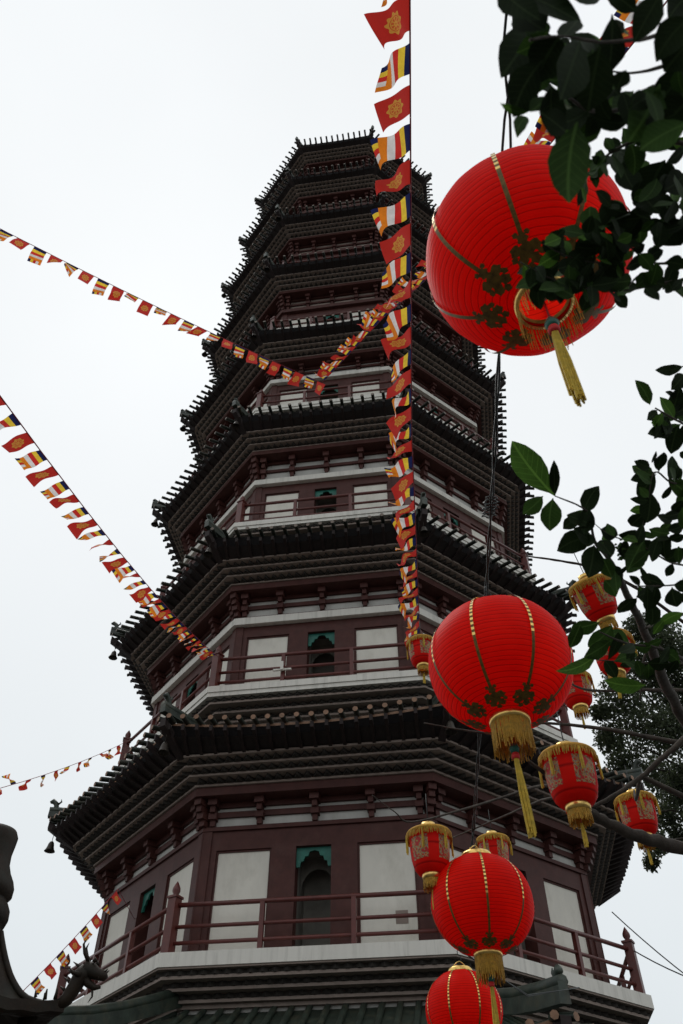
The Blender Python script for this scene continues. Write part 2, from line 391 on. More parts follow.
def spandrel(mb, i, u0, u1, n, z1, h, mt):
    """scalloped green corner pieces under the door head"""
    w = (u1 - u0)
    prof = [(0, 0), (0, -h), (.10, -h), (.13, -.72 * h), (.20, -.70 * h), (.24, -.46 * h), (.33, -.44 * h), (.37, -.22 * h), (.5, -.16 * h), (.5, 0)]
    for sgn in (1, -1):
        P_ = [((u0 + x * w) if sgn > 0 else (u1 - x * w), z1 + z) for x, z in prof]
        a = [fpt(i, u, n, z) for u, z in P_]; b = [fpt(i, u, n - .04, z) for u, z in P_]
        m = len(P_); vs = a + b
        fs = []
        # fan as quads against the top edge
        for q in range(1, m - 2):
            pass
        top = [fpt(i, u, n, z1) for u, z in P_]; tb = [fpt(i, u, n - .04, z1) for u, z in P_]
        for q in range(m - 1):
            if abs(P_[q][0] - P_[q + 1][0]) < 1e-6: continue
            mb.add([a[q], a[q + 1], top[q + 1], top[q], b[q], b[q + 1], tb[q + 1], tb[q]], [(0, 1, 2, 3) if sgn > 0 else (3, 2, 1, 0), (0, 4, 5, 1), (7, 6, 5, 4)], mt)

for k in range(1, 9):
    zs, rs, rw, ze, re = ZS[k], RS[k], RW[k], ZE[k], RE[k]
    aw = rw * C8; w = 2 * rw * math.sin(R(22.5))
    hw = 2.32 if k == 1 else 2.08
    # ---- balcony: slab > corbels, posts, railings
    b = MB(); b.ring(rw - .35, rs, zs - (.22 if k == 1 else .15), zs, M['slab']); b.ring(rw - .35, rs - .025, zs - .25, zs - (.221 if k == 1 else .151), M['slab'] if k > 1 else M['brick'])
    bal = b.build('balcony', tower)
    c = MB()
    steps = [(rs - .10, .0), (rs - .30, .14), (rs - .50, .28)]
    zt = zs - .25
    for q in range(3):
        ro_ = rs - .06 - q * .2
        if ro_ - .12 < rw: break
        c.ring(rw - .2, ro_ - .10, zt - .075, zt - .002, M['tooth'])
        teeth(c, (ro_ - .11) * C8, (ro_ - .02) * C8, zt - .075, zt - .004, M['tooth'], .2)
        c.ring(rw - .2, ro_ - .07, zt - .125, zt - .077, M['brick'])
        zt -= .127
    c.ring(rw - .2, rw + .10, zt - .06, zt - .002, M['brick'])
    c.build('corbel_course', bal)
    rp = rs - .19; ap = rp * C8; wp = 2 * rp * math.sin(R(22.5))
    hp = .86
    for j in range(8):
        p = MB(); q = cpt(j, rp, zs)
        an = R(-22.5 + 45 * j)
        def sq(hw_, z0, z1, hw2=None):
            hw2 = hw2 or hw_
            ca, sa = math.cos(an), math.sin(an)
            pts = [(q.x + (x * ca - y * sa) * h_, q.y + (x * sa + y * ca) * h_, zs + z) for z, h_ in ((z0, hw_), (z1, hw2)) for x, y in ((-1, -1), (1, -1), (1, 1), (-1, 1))]
            p.hexa(pts, M['rail'])
        sq(.085, .002, hp + .06); sq(.105, hp + .062, hp + .10)
        p.lathe([(.0, .0), (.05, .0), (.045, .03), (.075, .09), (.07, .14), (.03, .22), (.0, .27)], M['rail'], 10, (q.x, q.y, zs + hp + .10))
        p.build('corner_post', bal)
    for i in range(-3, 5):
        p = MB(); l = wp / 2 - .09
        for z, r_ in ((.81, .042), (.45, .034), (.19, .034)):
            p.tube([fpt(i, -l, ap, zs + z), fpt(i, l, ap, zs + z)], r_, M['rail'], 8)
        for u in (-wp / 6, wp / 6):
            p.fbox(i, u - .04, u + .04, ap - .046, ap + .046, zs + .002, zs + .79, M['rail'])
        if k <= 2:
            pass
        p.build('railing', bal)
    # ---- wall storey
    wl = MB()
    pan = [(-.435, -.19), (.185, .43)]; door = (-.082, .072)
    zt = zs + hw; zh = zt - (.36 if k == 1 else .30)
    rec = .055
    z0 = zs + .002
    for i in range(8):
        cuts = [-.5, pan[0][0], pan[0][1], door[0], door[1], pan[1][0], pan[1][1], .5]
        for q in (0, 2, 4, 6):     # maroon uprights
            u0, u1 = cuts[q] * w, cuts[q + 1] * w
            t_in = .30
            if q == 0:
                wl.add([fpt(i, u0, aw, z0), fpt(i, u1, aw, z0), fpt(i, u1, aw, zh), fpt(i, u0, aw, zh), fpt(i, u1, aw - t_in, z0), fpt(i, u1, aw - t_in, zh)], [(0, 1, 2, 3), (1, 4, 5, 2)], M['brown'])
            elif q == 6:
                wl.add([fpt(i, u0, aw, z0), fpt(i, u1, aw, z0), fpt(i, u1, aw, zh), fpt(i, u0, aw, zh), fpt(i, u0, aw - t_in, z0), fpt(i, u0, aw - t_in, zh)], [(0, 1, 2, 3), (4, 0, 3, 5)], M['brown'])
            else:
                wl.fbox(i, u0, u1, aw - t_in, aw, z0, zh, M['brown'])
        wl.add([fpt(i, -w / 2, aw, zh), fpt(i, w / 2, aw, zh), fpt(i, w / 2, aw, zt), fpt(i, -w / 2, aw, zt), fpt(i, -w / 2 * .94, aw - .3, zh), fpt(i, w / 2 * .94, aw - .3, zh)], [(0, 1, 2, 3), (1, 0, 4, 5)], M['brown'])
        # corner pilaster pair, 3 cm proud
        for u0, u1 in ((-.5, -.455), (.455, .5)):
            e = .012
            wl.fbox(i, u0 * w * (1 + e), u1 * w * (1 + e), aw - .02, aw + .03, z0, zt, M['brown'])
        if i - (8 if i > 4 else 0) not in VIS:
            for u0, u1 in pan: wl.fbox(i, u0 * w + .003, u1 * w - .003, aw - .2, aw - rec, z0, zh - .003, M['panel'])
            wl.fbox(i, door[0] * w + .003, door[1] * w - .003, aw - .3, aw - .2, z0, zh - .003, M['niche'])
    wo = wl.build('wall', tower)
    for i in VIS:
        for u0, u1 in pan:
            p = MB(); p.fbox(i, u0 * w + .003, u1 * w - .003, aw - .2, aw - rec, z0, zh - .003, M['panel'])
            # thin moulding round the panel
            e = .035
            p.fbox(i, u0 * w + .003, u0 * w + e, aw - rec + .001, aw - rec + .022, z0, zh - .003, M['brown']); p.fbox(i, u1 * w - e, u1 * w - .003, aw - rec + .001, aw - rec + .022, z0, zh - .003, M['brown'])
            p.fbox(i, u0 * w + e + .001, u1 * w - e - .001, aw - rec + .001, aw - rec + .022, zh - e, zh - .003, M['brown'])
            po = p.build('wall_panel', wo)
        u0, u1 = door[0] * w + .002, door[1] * w - .002
        d = MB(); dp = .95
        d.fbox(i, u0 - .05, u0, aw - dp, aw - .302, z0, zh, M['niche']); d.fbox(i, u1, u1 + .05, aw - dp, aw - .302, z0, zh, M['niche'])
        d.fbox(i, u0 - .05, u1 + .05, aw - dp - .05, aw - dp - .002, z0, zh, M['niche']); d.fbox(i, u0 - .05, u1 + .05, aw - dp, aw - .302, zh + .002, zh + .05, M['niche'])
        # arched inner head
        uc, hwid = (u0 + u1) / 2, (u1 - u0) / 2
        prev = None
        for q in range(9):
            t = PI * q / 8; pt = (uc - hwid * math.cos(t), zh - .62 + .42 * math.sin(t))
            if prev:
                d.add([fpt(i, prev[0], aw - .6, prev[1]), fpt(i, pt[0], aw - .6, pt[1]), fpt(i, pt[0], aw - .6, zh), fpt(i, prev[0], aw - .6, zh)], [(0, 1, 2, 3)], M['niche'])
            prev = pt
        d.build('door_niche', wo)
        s = MB(); spandrel(s, i, u0, u1, aw - .08, zh - .004, .36 if k == 1 else .34, M['jade']); s.build('door_spandrel', wo)
    # ---- frieze: backing, beams; brackets as sub-parts
    f = MB(); zf0 = zt + .003; zf1 = ze - .95; rc = rw + .40
    if k > 1:
        f.ring(rw - .1, rw + .14, zt + .002, zt + .20, M['slab'] if k < 5 else M['brown']); zf0 = zt + .203
    hf = zf1 - .17 - zf0
    f.ring(rw - .3, rw - .04, zf0, zf1, M['white'] if k < 5 else M['brick'])
    f.ring(rw - .1, rw + .05, zf0 + .001, zf0 + .08, M['brown'])
    f.ring(rw - .1, rw + .02, zf0 + hf * .48, zf0 + hf * .48 + .11, M['brown'])
    f.ring(rw - .1, rw + .03, zf1 - .27, zf1 - .171, M['brown'])
    f.ring(rw - .1, rc, zf1 - .17, zf1 - .001, M['brown'])
    def bracket(mb, i, u):
        d_ = (rc - rw) * C8
        z = zf0 + .085; top = zf1 - .172; hh = top - z
        for q, (ex, hwid) in enumerate(((.22, .05), (.36, .08), (.50, .05), (.66, .09))):
            mb.fbox(i, u - hwid, u + hwid, aw - .06, aw + d_ * ex, z + hh * q / 4, z + hh * (q + 1) / 4 - .002, M['brown'])
    for i in range(8):
        ii = i - (8 if i > 4 else 0)
        for u in (-.25 * w, 0, .25 * w):
            if ii not in VIS: bracket(f, i, u)
    fo = f.build('frieze', tower)
    for i in VIS:
        for u in (-.25 * w, 0, .25 * w):
            p = MB(); bracket(p, i, u); p.build('bracket', fo)
    for j in range(8):
        p = MB()
        for i, u in ((j - 1, w / 2 - .16), (j, -w / 2 + .16)): bracket(p, i, u)
        q0 = cpt(j, 1, 0); sd = Vector((0, 0, 1)).cross(q0).normalized()
        z = zf0 + .085; hh = zf1 - .172 - z
        for q, ex in enumerate((.3, .5, .65, .8)):
            a, bb = cpt(j, rw - .1, 0), cpt(j, rw + (rc - rw) * ex, 0); h_ = .06 + .02 * (q % 2)
            p.hexa([bb - sd * h_ + Vector((0, 0, z + hh * q / 4)), bb + sd * h_ + Vector((0, 0, z + hh * q / 4)), a + sd * h_ + Vector((0, 0, z + hh * q / 4)), a - sd * h_ + Vector((0, 0, z + hh * q / 4)),
                    bb - sd * h_ + Vector((0, 0, z + hh * (q + .98) / 4)), bb + sd * h_ + Vector((0, 0, z + hh * (q + .98) / 4)), a + sd * h_ + Vector((0, 0, z + hh * (q + .98) / 4)), a - sd * h_ + Vector((0, 0, z + hh * (q + .98) / 4))], M['brown'])
        p.build('corner_bracket', fo)
    # ---- cornice: brick bands stepping out with rows of teeth between
    c = MB(); sc_ = (re - rw) / 1.70
    rr = [rw + x * sc_ for x in (.45, .66, .83, 1.02)]; zz = [ze - .95, ze - .83, ze - .71, ze - .59]
    for q in range(4):
        c.ring(rw - .1, rr[q], zz[q], zz[q] + .042, M['brick'])
        if q < 3:
            rn = rr[q + 1]
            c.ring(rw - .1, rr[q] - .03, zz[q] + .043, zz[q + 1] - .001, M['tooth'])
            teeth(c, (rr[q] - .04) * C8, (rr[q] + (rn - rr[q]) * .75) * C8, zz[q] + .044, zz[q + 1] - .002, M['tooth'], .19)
    c.build('cornice', tower)
    # ---- roof above
    if k < 8:
        r_top, z_top = RW[k + 1] + .04, ZS[k + 1] - (1.06 if k == 1 else .78)
        b = MB(); b.ring(RW[k + 1] - .25, RW[k + 1], z_top - .3, ZS[k + 1] - .40, M['white']); b.build('upper_wall_base', tower)
    else:
        r_top, z_top = .35, ze + 3.2
    roof(k, re, ze, r_top, z_top, rr[3] - .04, zz[3] + .06, .285 if k == 1 else .30, .22 if k < 8 else .15, .30 if k == 1 else .33, M['tile_end'] if k == 1 else M['tile_end_grey'], M['tile'])
# top finial
f = MB(); z8 = ZE[8]
f.lathe([(.0, 3.0), (.5, 3.0), (.55, 3.3), (.3, 3.5), (.45, 3.9), (.5, 4.3), (.25, 4.7), (.32, 5.0), (.12, 5.4), (.1, 6.6), (.0, 7.0)], M['bronze'], 20, (0, 0, z8)); f.build('spire', tower)
# lowest roof and base storey
ZS0 = ZS[1] - .25 - .44
roof(0, 9.65, 4.34, RW[1] + .05, ZS0 - .02, 7.0, 3.8, .30, .5, .3, M['tile_end'], M['green'])
b = MB(); b.ring(RW[1] - .25, RW[1], ZS0 - .4, ZS0 + .06, M['white']); b.build('upper_wall_base', tower)
b = MB(); b.ring(.2, 5.9, 0, 4.2, M['brown']); b.ring(5.91, 7.2, 0, .35, M['slab']); b.build('ground_storey', tower)
# dark core so no storey is see-through
b = MB(); b.ring(.1, 2.6, .4, ZE[8] + 1, M['niche']); b.build('core', tower)
tower_mx = Matrix.Translation((0, TD, 0)) @ Matrix.Rotation(PHI, 4, 'Z')
def tw(v): return tower_mx @ Vector(v)

# floodlight bracket fixed on the second balcony rail
p = MB(); u = -2 * (RS[2] - .19) * math.sin(R(22.5)) / 6; a = (RS[2] - .19) * C8
p.fbox(0, u - .20, u + .20, a + .06, a + .10, ZS[2] + .33, ZS[2] + .37, M['slab']); p.fbox(0, u - .03, u + .03, a + .101, a + .16, ZS[2] + .30, ZS[2] + .52, M['slab'])
p.build('lamp_bracket', tower)

p = MB(); w1 = 2 * RW[1] * math.sin(R(22.5)); p.fbox(0, .335 * w1, .385 * w1, RW[1] * C8 - .054, RW[1] * C8 - .048, ZS[1] + .52, ZS[1] + .74, M['brick']); p.build('notice_sheet', tower)
# wind bells
def bell(p, s=1.0):
    b = MB()
    b.lathe([(0, 0), (.03, -.005), (.05, -.04), (.062, -.10), (.078, -.15), (.10, -.18), (.088, -.18), (.05, -.08), (0, -.05)], M['bell'], 14)
    o = b.build('wind_bell', None, p); o.scale = (s, s, s)
    h = MB(); h.tube([(0, 0, 0), (0, 0, .30)], .006, M['bell'], 5); h.build('hanger', o)
    c = MB(); c.tube([(0, 0, -.06), (0, 0, -.2)], .01, M['bell'], 6); c.build('clapper', o)
    return o
names = {0: 'front-left', -1: 'left', 1: 'front-right', 2: 'right'}
ordn = ['', 'lowest full', 'second', 'third', 'fourth', 'fifth', 'sixth']
for k in range(1, 7):
    for j in (-1, 0, 1, 2):
        if k > 4 and j in (1, 2): continue
        if k > 1 and j == 2: continue
        p = tw(cpt(j, RE[k] - .22, ZE[k] - .17)) - Vector((0, 0, .32))
        tag(bell(p, 1.25), 'small dark bell hung under the %s corner of the %s roof from the bottom' % (names[j], ordn[k]), 'bell', 'bells under the pagoda eaves')

# ------------------------------------------------------------------ lanterns
def fringe(mb, r, z0, ln, n, mt, th=.0022, jit=.012, flare=0.0):
    for q in range(n):
        a = 2 * PI * q / n + rnd.uniform(-.03, .03); l = ln + rnd.uniform(-jit, jit)
        p0 = Vector((r * math.cos(a), r * math.sin(a), z0)); r1 = r + flare + rnd.uniform(-.004, .004); a1 = a + rnd.uniform(-.05, .05)
        pm = Vector(((r + flare * .6 + .002) * math.cos((a + a1) / 2), (r + flare * .6 + .002) * math.sin((a + a1) / 2), z0 - l * .5))
        p1 = Vector((r1 * math.cos(a1), r1 * math.sin(a1), z0 - l))
        sd = Vector((-math.sin(a), math.cos(a), 0)) * th; ot = Vector((math.cos(a), math.sin(a), 0)) * th * .7
        mb.add([p0 - sd, p0 + sd, pm - sd, pm + sd, p1 - sd * .7, p1 + sd * .7, p0 - ot, pm - ot, p1 - ot], [(0, 1, 3, 2), (2, 3, 5, 4), (1, 6, 7, 3), (3, 7, 8, 5), (6, 0, 2, 7), (7, 2, 4, 8)], mt, True)
def tassel_mesh(mb, c, ln, r, mt, n=26, sway=(0, 0)):
    for q in range(n):
        a = rnd.uniform(0, 2 * PI); rr = r * math.sqrt(rnd.random()); l = ln * rnd.uniform(.86, 1.02)
        p0 = Vector(c) + Vector((rr * .5 * math.cos(a), rr * .5 * math.sin(a), 0))
        p1 = Vector(c) + Vector((rr * math.cos(a) + sway[0] * .45, rr * math.sin(a) + sway[1] * .45, -l * .5)); p2 = Vector(c) + Vector((rr * math.cos(a) * 1.05 + sway[0], rr * math.sin(a) * 1.05 + sway[1], -l))
        mb.tube([p0, p1, p2], .0028, mt, 4, False)

def big_lantern(c, label, rot=0, Rr=.30, sway=(0, 0), dens=1.0):
    H = Rr * .91
    root = empty('round_lantern', c, rot); tag(root, label, 'lantern', 'round red lanterns hanging on the slanting cable')
    t0, t1 = R(-77.5), R(74)
    def surf(t, off=0):
        return ((Rr + off) * math.cos(t) ** .92, (H + off) * math.sin(t))
    s = MB(); hoops = 36; sub = 4; prof = []; hj = [0] + [rnd.uniform(-.7, .7) for _ in range(35)] + [0]
    for q in range(hoops * sub + 1):
        t = t0 + (t1 - t0) * (q + hj[q // sub] * (1 - (q % sub) / sub) + hj[min(q // sub + 1, hoops)] * ((q % sub) / sub)) / (hoops * sub); ph = (q % sub) / sub
        bulge = .0008 * math.sin(PI * ph) * (Rr / .3)
        prof.append(surf(t, bulge))
    s.lathe(prof, M['silk'], 96)
    p1_, p2_, p3_ = rnd.uniform(0, 6), rnd.uniform(0, 6), rnd.uniform(0, 6)
    for i_, (x_, y_, z_) in enumerate(s.v):
        a_ = math.atan2(y_, x_); el = z_ / H
        pinch = -.0022 * (math.cos(4 * a_) ** 2) ** 6
        k_ = 1 + (pinch + .0012 * math.sin(3 * a_ + p1_ + 2.5 * el) + .0010 * math.sin(7 * a_ + p2_ - 4 * el) + .0006 * math.sin(17 * a_ + 9 * el + p3_) - .0008) / Rr
        s.v[i_] = (x_ * k_, y_ * k_, z_ + .0008 * math.sin(5 * a_ + p2_ + 11 * el))
    sh = s.build('shade', root)
    zt, zb = prof[-1][1], prof[0][1]; rt, rb = prof[-1][0], prof[0][0]
    for q in range(8):
        st = MB(); a = 2 * PI * q / 8
        n = 52; vs = []; uv = []
        for m_ in range(n + 1):
            t = R(73) - (R(73) + R(58)) * m_ / n; r_, z_ = surf(t, .0042)
            for sg in (-1, 1):
                w_ = .0062 / max(r_, .05); vs.append((r_ * math.cos(a + sg * w_), r_ * math.sin(a + sg * w_), z_))
        fs = []
        for m_ in range(n):
            fs.append((2 * m_, 2 * m_ + 1, 2 * m_ + 3, 2 * m_ + 2))
        st.add(vs, fs, M['gold']); st.mi = [st.m(M['gold']) if (m_ < 9 or (m_ % 2 == 0 and m_ < 34)) else st.m(M['foil']) for m_ in range(n)]  # dull foil low down: dark reflection put into the strip's colour
        st.build('gold_strip', sh)
        # lobed gold cloud print at the foot of the strip
        cl = MB(); tc = R(-63)
        for (du, dt, rad) in ((0, 0, .030), (.034, .012, .020), (-.034, .012, .020), (.022, -.032, .020), (-.022, -.032, .020), (0, .042, .020), (.045, -.012, .012), (-.045, -.012, .012), (0, -.055, .014), (.02, .06, .010), (-.02, .06, .010)):
            vs = []; m2 = 12
            def on(u_, v_):
                t = tc + v_ / Rr; r_, z_ = surf(t, .0046); return (r_ * math.cos(a + u_ / r_), r_ * math.sin(a + u_ / r_), z_)
            du, dt, rad = du * .8, dt * .8, rad * .78; vs.append(on(du, dt))
            for x in range(m2):
                f_ = 1 + .18 * math.cos(5 * 2 * PI * x / m2); vs.append(on(du + rad * f_ * math.cos(2 * PI * x / m2), dt + rad * f_ * math.sin(2 * PI * x / m2)))
            cl.add(vs, [(0, 1 + x, 1 + (x + 1) % m2) for x in range(m2)], M['foil'])
        cl.build('gold_print', sh)
    cp = MB(); cp.lathe([(rt + .004, zt - .006), (rt + .008, zt + .012), (rt * .98, zt + .03), (rt * .8, zt + .034), (rt * .78, zt + .01)], M['gold'], 36)
    for q in range(2):
        a = PI / 2 * q * 2; 
        cp.tube([(rt * .8 * math.cos(a), rt * .8 * math.sin(a), zt + .03), (rt * .25 * math.cos(a), rt * .25 * math.sin(a), zt + .075), (0, 0, zt + .085)], .004, M['gold'], 6)
    cp.build('top_cap', root)
    hk = MB(); hk.tube([(0, 0, zt + .08), (.016, 0, zt + .10), (.012, 0, zt + .125), (-.01, 0, zt + .135), (-.012, 0, zt + .155), (0, 0, zt + .175)], .0035, M['cable'], 6); hk.build('hook', root)
    cb = MB(); cb.lathe([(rb - .004, zb + .012), (rb + .008, zb + .004), (rb + .007, zb - .022), (rb - .004, zb - .026)], M['gold'], 36); cb.build('bottom_collar', root)
    fr = MB(); fringe(fr, rb + .004, zb - .02, .115 * Rr / .3, int(150 * dens), M['fringe'], .0026 if dens >= 1 else .0015, .02); fr.build('fringe', root)
    ts = MB(); z0 = zb - .11
    ts.tube([(0, 0, zb + .02), (0, 0, z0)], .003, M['redthread'], 5)
    ts.lathe([(0, z0), (.014, z0), (.02, z0 - .018), (.014, z0 - .036), (0, z0 - .036)], M['bead'], 12); ts.lathe([(0, z0 - .036), (.014, z0 - .037), (.017, z0 - .05), (.014, z0 - .06), (0, z0 - .062)], M['redthread'], 12)
    tassel_mesh(ts, (0, 0, z0 - .06), .30 * Rr / .3, .015, M['tassel'], 40, sway); ts.build('tassel', root)
    lb = MB(); lb.lathe([(0, -.055), (.03, -.048), (.046, -.02), (.046, .01), (.03, .04), (.018, .06), (.018, .09), (0, .09)], M['glow_shape'], 20, (0, 0, zb + .085)); lb.build('added_glow_shape', root)  # added, unlit: pale shape standing in for the glow in the bottom opening
    return root

BIG = [(527, 255, 2.38, 'largest round red lantern, nearest and highest, seen from below behind the leaves', .35, (.0, 0), .45),
       (500, 664, 3.36, 'round red lantern with gold strips and long yellow tassel below the twisted black cord', .29, (.012, 0), 1.0),
       (482, 904, 4.72, 'round red lantern hanging from a hook in front of the lowest balcony', .75, (0, 0), 1.0),
       (464, 1010, 6.25, 'lowest round red lantern cut off by the bottom of the picture', .3, (0, 0), 1.0)]
tops = []
for px, py, dp, lab, rot, sway, dens in BIG:
    c = at(px, py, dp); big_lantern(c, lab, rot, .30, sway, dens); tops.append(c + Vector((0, 0, .30 * .91 * math.sin(R(74)) + .172)))
# the cable they hang on: two strands with loose knots
cb = MB()
start = at(517, -60, 2.0); start.z = max(start.z, tops[0].z + .25)
path = [tops[0] + (tops[0] - tops[1]) * .9 + Vector((0, 0, .25)), tops[0]]
for a, b in zip(tops[:-1], tops[1:]):
    for q in range(1, 7):
        t = q / 6; path.append(a.lerp(b, t) + Vector((0, 0, .035 * (4 * t * (1 - t)) * -1)))
path.append(tops[-1] + Vector((.9, 2.0, .2))); path.append(tops[-1] + Vector((2.1, 4.2, .9)))
for sgn in (0, 1):
    pts = []
    for i in range(len(path) - 1):
        nn_ = 14 if i == 0 else 6
        for q in range(nn_):
            t = q / nn_; p = path[i].lerp(path[i + 1], t); s_ = i * 6 + q
            amp_ = .016 if i == 0 else .006
            pts.append(p + Vector((math.sin(s_ * (1.1 if i == 0 else .55) + sgn * PI) * amp_, 0, .004 + math.cos(s_ * .5 + sgn * PI) * .005 + sgn * .004)))
    cb.tube(pts, .0045, M['cable'], 6)
def row(t):
    v = tops[0].lerp(tops[1], t) - CAM; return 512 - F * v.dot(CU) / v.dot(CF)
KN = min((i / 100 for i in range(100)), key=lambda t: abs(row(t) - 497))
for q, (fr_, n) in enumerate(((.18, 3), (KN, 6))):
    c0 = tops[0].lerp(tops[1], fr_) - Vector((0, 0, .02 * 4 * fr_ * (1 - fr_)))
    for m_ in range(n):
        pts = [c0 + Vector((math.cos(x) * rnd.uniform(.02, .035), m_ * .02 + math.sin(x) * .03, math.sin(x) * rnd.uniform(.015, .03))) for x in [2 * PI * y / 12 for y in range(13)]]
        cb.tube(pts, .003, M['cable'], 5)
co = cb.build('lantern_cable'); tag(co, 'twisted black twin cable that the round red lanterns hang from', 'cable')

def small_lantern(c, label, s=1.0, rot=0.0, tilt=(0, 0), hang=.2):
    root = empty('palace_lantern', c, rot); root.scale = (s, s, s); root.rotation_euler = (tilt[0], tilt[1], rot)
    tag(root, label, 'lantern', 'small fringed lanterns in the branches')
    b = MB()
    b.lathe([(.056, -.150), (.082, -.140), (.102, -.112), (.114, -.06), (.120, .0), (.122, .05), (.122, .092)], M['silk_plain'], 40); bo = b.build('shade', root)
    for q in range(4):
        f = MB(); a = PI / 2 * q
        f.lathe([(.1095, -.085), (.1158, -.055), (.1212, .0), (.1230, .05)], M['floral'], 12, a0=a - .5, a1=a + .5); f.build('floral_print', bo)
    cn = MB(); cn.lathe([(.05, .128), (.10, .120), (.134, .105), (.142, .094), (.140, .082), (.12, .088)], M['fringe'], 40)
    cn.build('canopy', root)
    fr = MB(); fringe(fr, .141, .090, .038, 170, M['fringe'], .0028, .008); fr.build('fringe', root)
    cp = MB(); cp.lathe([(0, .165), (.045, .163), (.048, .135), (.04, .128)], M['gold'], 24); cp.tube([(0, 0, .16), (0, 0, .165 + hang)], .0028, M['cable'], 5); cp.build('top_cap', root)
    cl = MB(); cl.lathe([(.054, -.142), (.06, -.152), (.058, -.178), (.045, -.181)], M['gold'], 24); cl.build('bottom_collar', root)
    f2 = MB(); fringe(f2, .054, -.178, .055, 90, M['fringe'], .0028, .008); f2.build('bottom_fringe', root)
    ts = MB(); ts.tube([(0, 0, -.15), (0, 0, -.235)], .002, M['redthread'], 4); tassel_mesh(ts, (0, 0, -.235), .11, .010, M['tassel'], 16); ts.build('tassel', root)
    for q in range(6):
        a = 2 * PI * q / 6 + .3
        t = MB(); tassel_mesh(t, (.142 * math.cos(a), .142 * math.sin(a), .08), .12, .007, M['tassel'], 9); t.build('side_tassel', root)
    return root
SMALL = [(571, 776, 3.85, 1.0, 'small red lantern with yellow fringe and bright flower print right of the long tassel', .4, (0, 0)),
         (430, 850, 4.9, 1.0, 'small fringed red lantern left of the hooked round lantern, by a white panel', .9, (0, 0)),
         (638, 814, 5.5, 1.0, 'small fringed red lantern above the thick branch at the right', .2, (0, 0)),
         (613, 652, 5.3, 1.0, 'small red lantern with orange fringe partly covered by green leaves', .5, (.1, .05)),
         (595, 597, 5.2, 1.0, 'tilted small red lantern with ragged yellow fringe just below the leaf cluster', .1, (.3, -.35)),
         (576, 690, 6.3, 1.0, 'small red lantern with little gold foot tucked behind the right side of a big lantern', .7, (0, 0)),
         (422, 652, 7.4, 1.0, 'small orange fringed lantern at the low end of the vertical flag line', .3, (0, 0)),
         (494, 852, 6.6, 1.0, 'small lantern whose gold cap and fringe peep out above the hooked round lantern', .6, (0, 0))]
for px, py, dp, s, lab, rot, tilt in SMALL:
    small_lantern(at(px, py, dp), lab, s, rot, tilt)

# ------------------------------------------------------------------ flag lines
ST = ['f_blue', 'f_yellow', 'f_red', 'f_white', 'f_orange']
def flag(parent, p, h, fly, hoist, ln, kind, amp, twist=0.0):
    """p = upper hoist corner, h = unit direction down the hoist, fly = unit direction of the cloth"""
    nrm = h.cross(fly).normalized(); mb = MB(); nu, nv = 18, 10
    ph = rnd.uniform(0, 6.28); fq = rnd.uniform(5, 8); cv = rnd.uniform(-.5, .5); dr = rnd.uniform(.05, .3); wv = rnd.uniform(.6, 1.5)
    vs = []; uv = []
    for a in range(nu + 1):
        t = a / nu
        for b in range(nv + 1):
            s = b / nv
            nar = 1 - .18 * t * abs(twist)
            q = p + h * (hoist * ((s - .5) * nar + .5 + dr * t * t * .6)) + fly * (ln * t)
            q += nrm * (amp * ln * wv * (t ** .8) * math.sin(fq * t + ph + s * 1.6)) + nrm * (cv * ln * t * (s - .5) * .6 * (1 + abs(twist)))
            q += fly * (-amp * .5 * ln * t * (s - .5))
            vs.append(q); uv.append((t, 1 - s))
    for a in range(nu):
        for b in range(nv):
            f = (a * (nv + 1) + b, a * (nv + 1) + b + 1, (a + 1) * (nv + 1) + b + 1, (a + 1) * (nv + 1) + b)
            mb.f.append(f); mb.uv[len(mb.f) - 1] = [uv[i] for i in f]; mb.sm.append(True)
            if kind == 'wheel': mb.mi.append(mb.m(M['wheel']))
            else: mb.mi.append(mb.m(M[ST[a // 3] if a < 15 else ST[b // 2]]))
    mb.v = [tuple(v) for v in vs]
    o = mb.build('flag', parent)
    o['label'] = 'red flag printed with a golden wheel' if kind == 'wheel' else 'flag with blue, yellow, red, white and orange stripes'
    return o
def line(name_label, pts, spacing, hoist, ln, fly, amp, start_kind=0, t_end=1.0, cord_end=None, gaps=(), jit=.25, t_start=0.0, turn=None):
    root = empty('flag_line', pts[0]); tag(root, name_label, 'flag line', 'lines of prayer flags strung to the pagoda')
    base = Vector(pts[0]); L = [Vector(p) - base for p in pts]
    c = MB(); c.tube(L + ([Vector(cord_end) - base] if cord_end else []), .006, M['cord'], 6); c.build('cord', root)
    seg = [(L[i + 1] - L[i]).length for i in range(len(L) - 1)]; tot = sum(seg); d = spacing * .3 + tot * t_start; n = 0
    while d < tot * t_end - hoist:
        x = d; i = 0
        while x > seg[i]: x -= seg[i]; i += 1
        p = L[i].lerp(L[i + 1], x / seg[i]); h = (L[i + 1] - L[i]).normalized()
        fv = Vector(turn[1] if turn and i >= turn[0] else fly) + Vector((rnd.uniform(-jit, jit) * .5, rnd.uniform(-jit, jit) * .8, rnd.uniform(-jit, jit) * 1.0))
        fv = (fv - h * fv.dot(h) * .5).normalized()
        if n not in gaps:
            flag(root, p, h, fv, hoist, ln * rnd.uniform(.85, 1.05), ('wheel', 'stripes')[(n + start_kind) % 2], amp * rnd.uniform(.6, 1.5), rnd.choice((0, 0, .6, 1.2)))
        d += turn[2] if turn and i >= turn[0] else spacing; n += 1
    return root
def sagged(a, b, sag, n=8):
    a, b = Vector(a), Vector(b)
    return [a.lerp(b, i / n) - Vector((0, 0, sag * 4 * (i / n) * (1 - i / n))) for i in range(n + 1)]
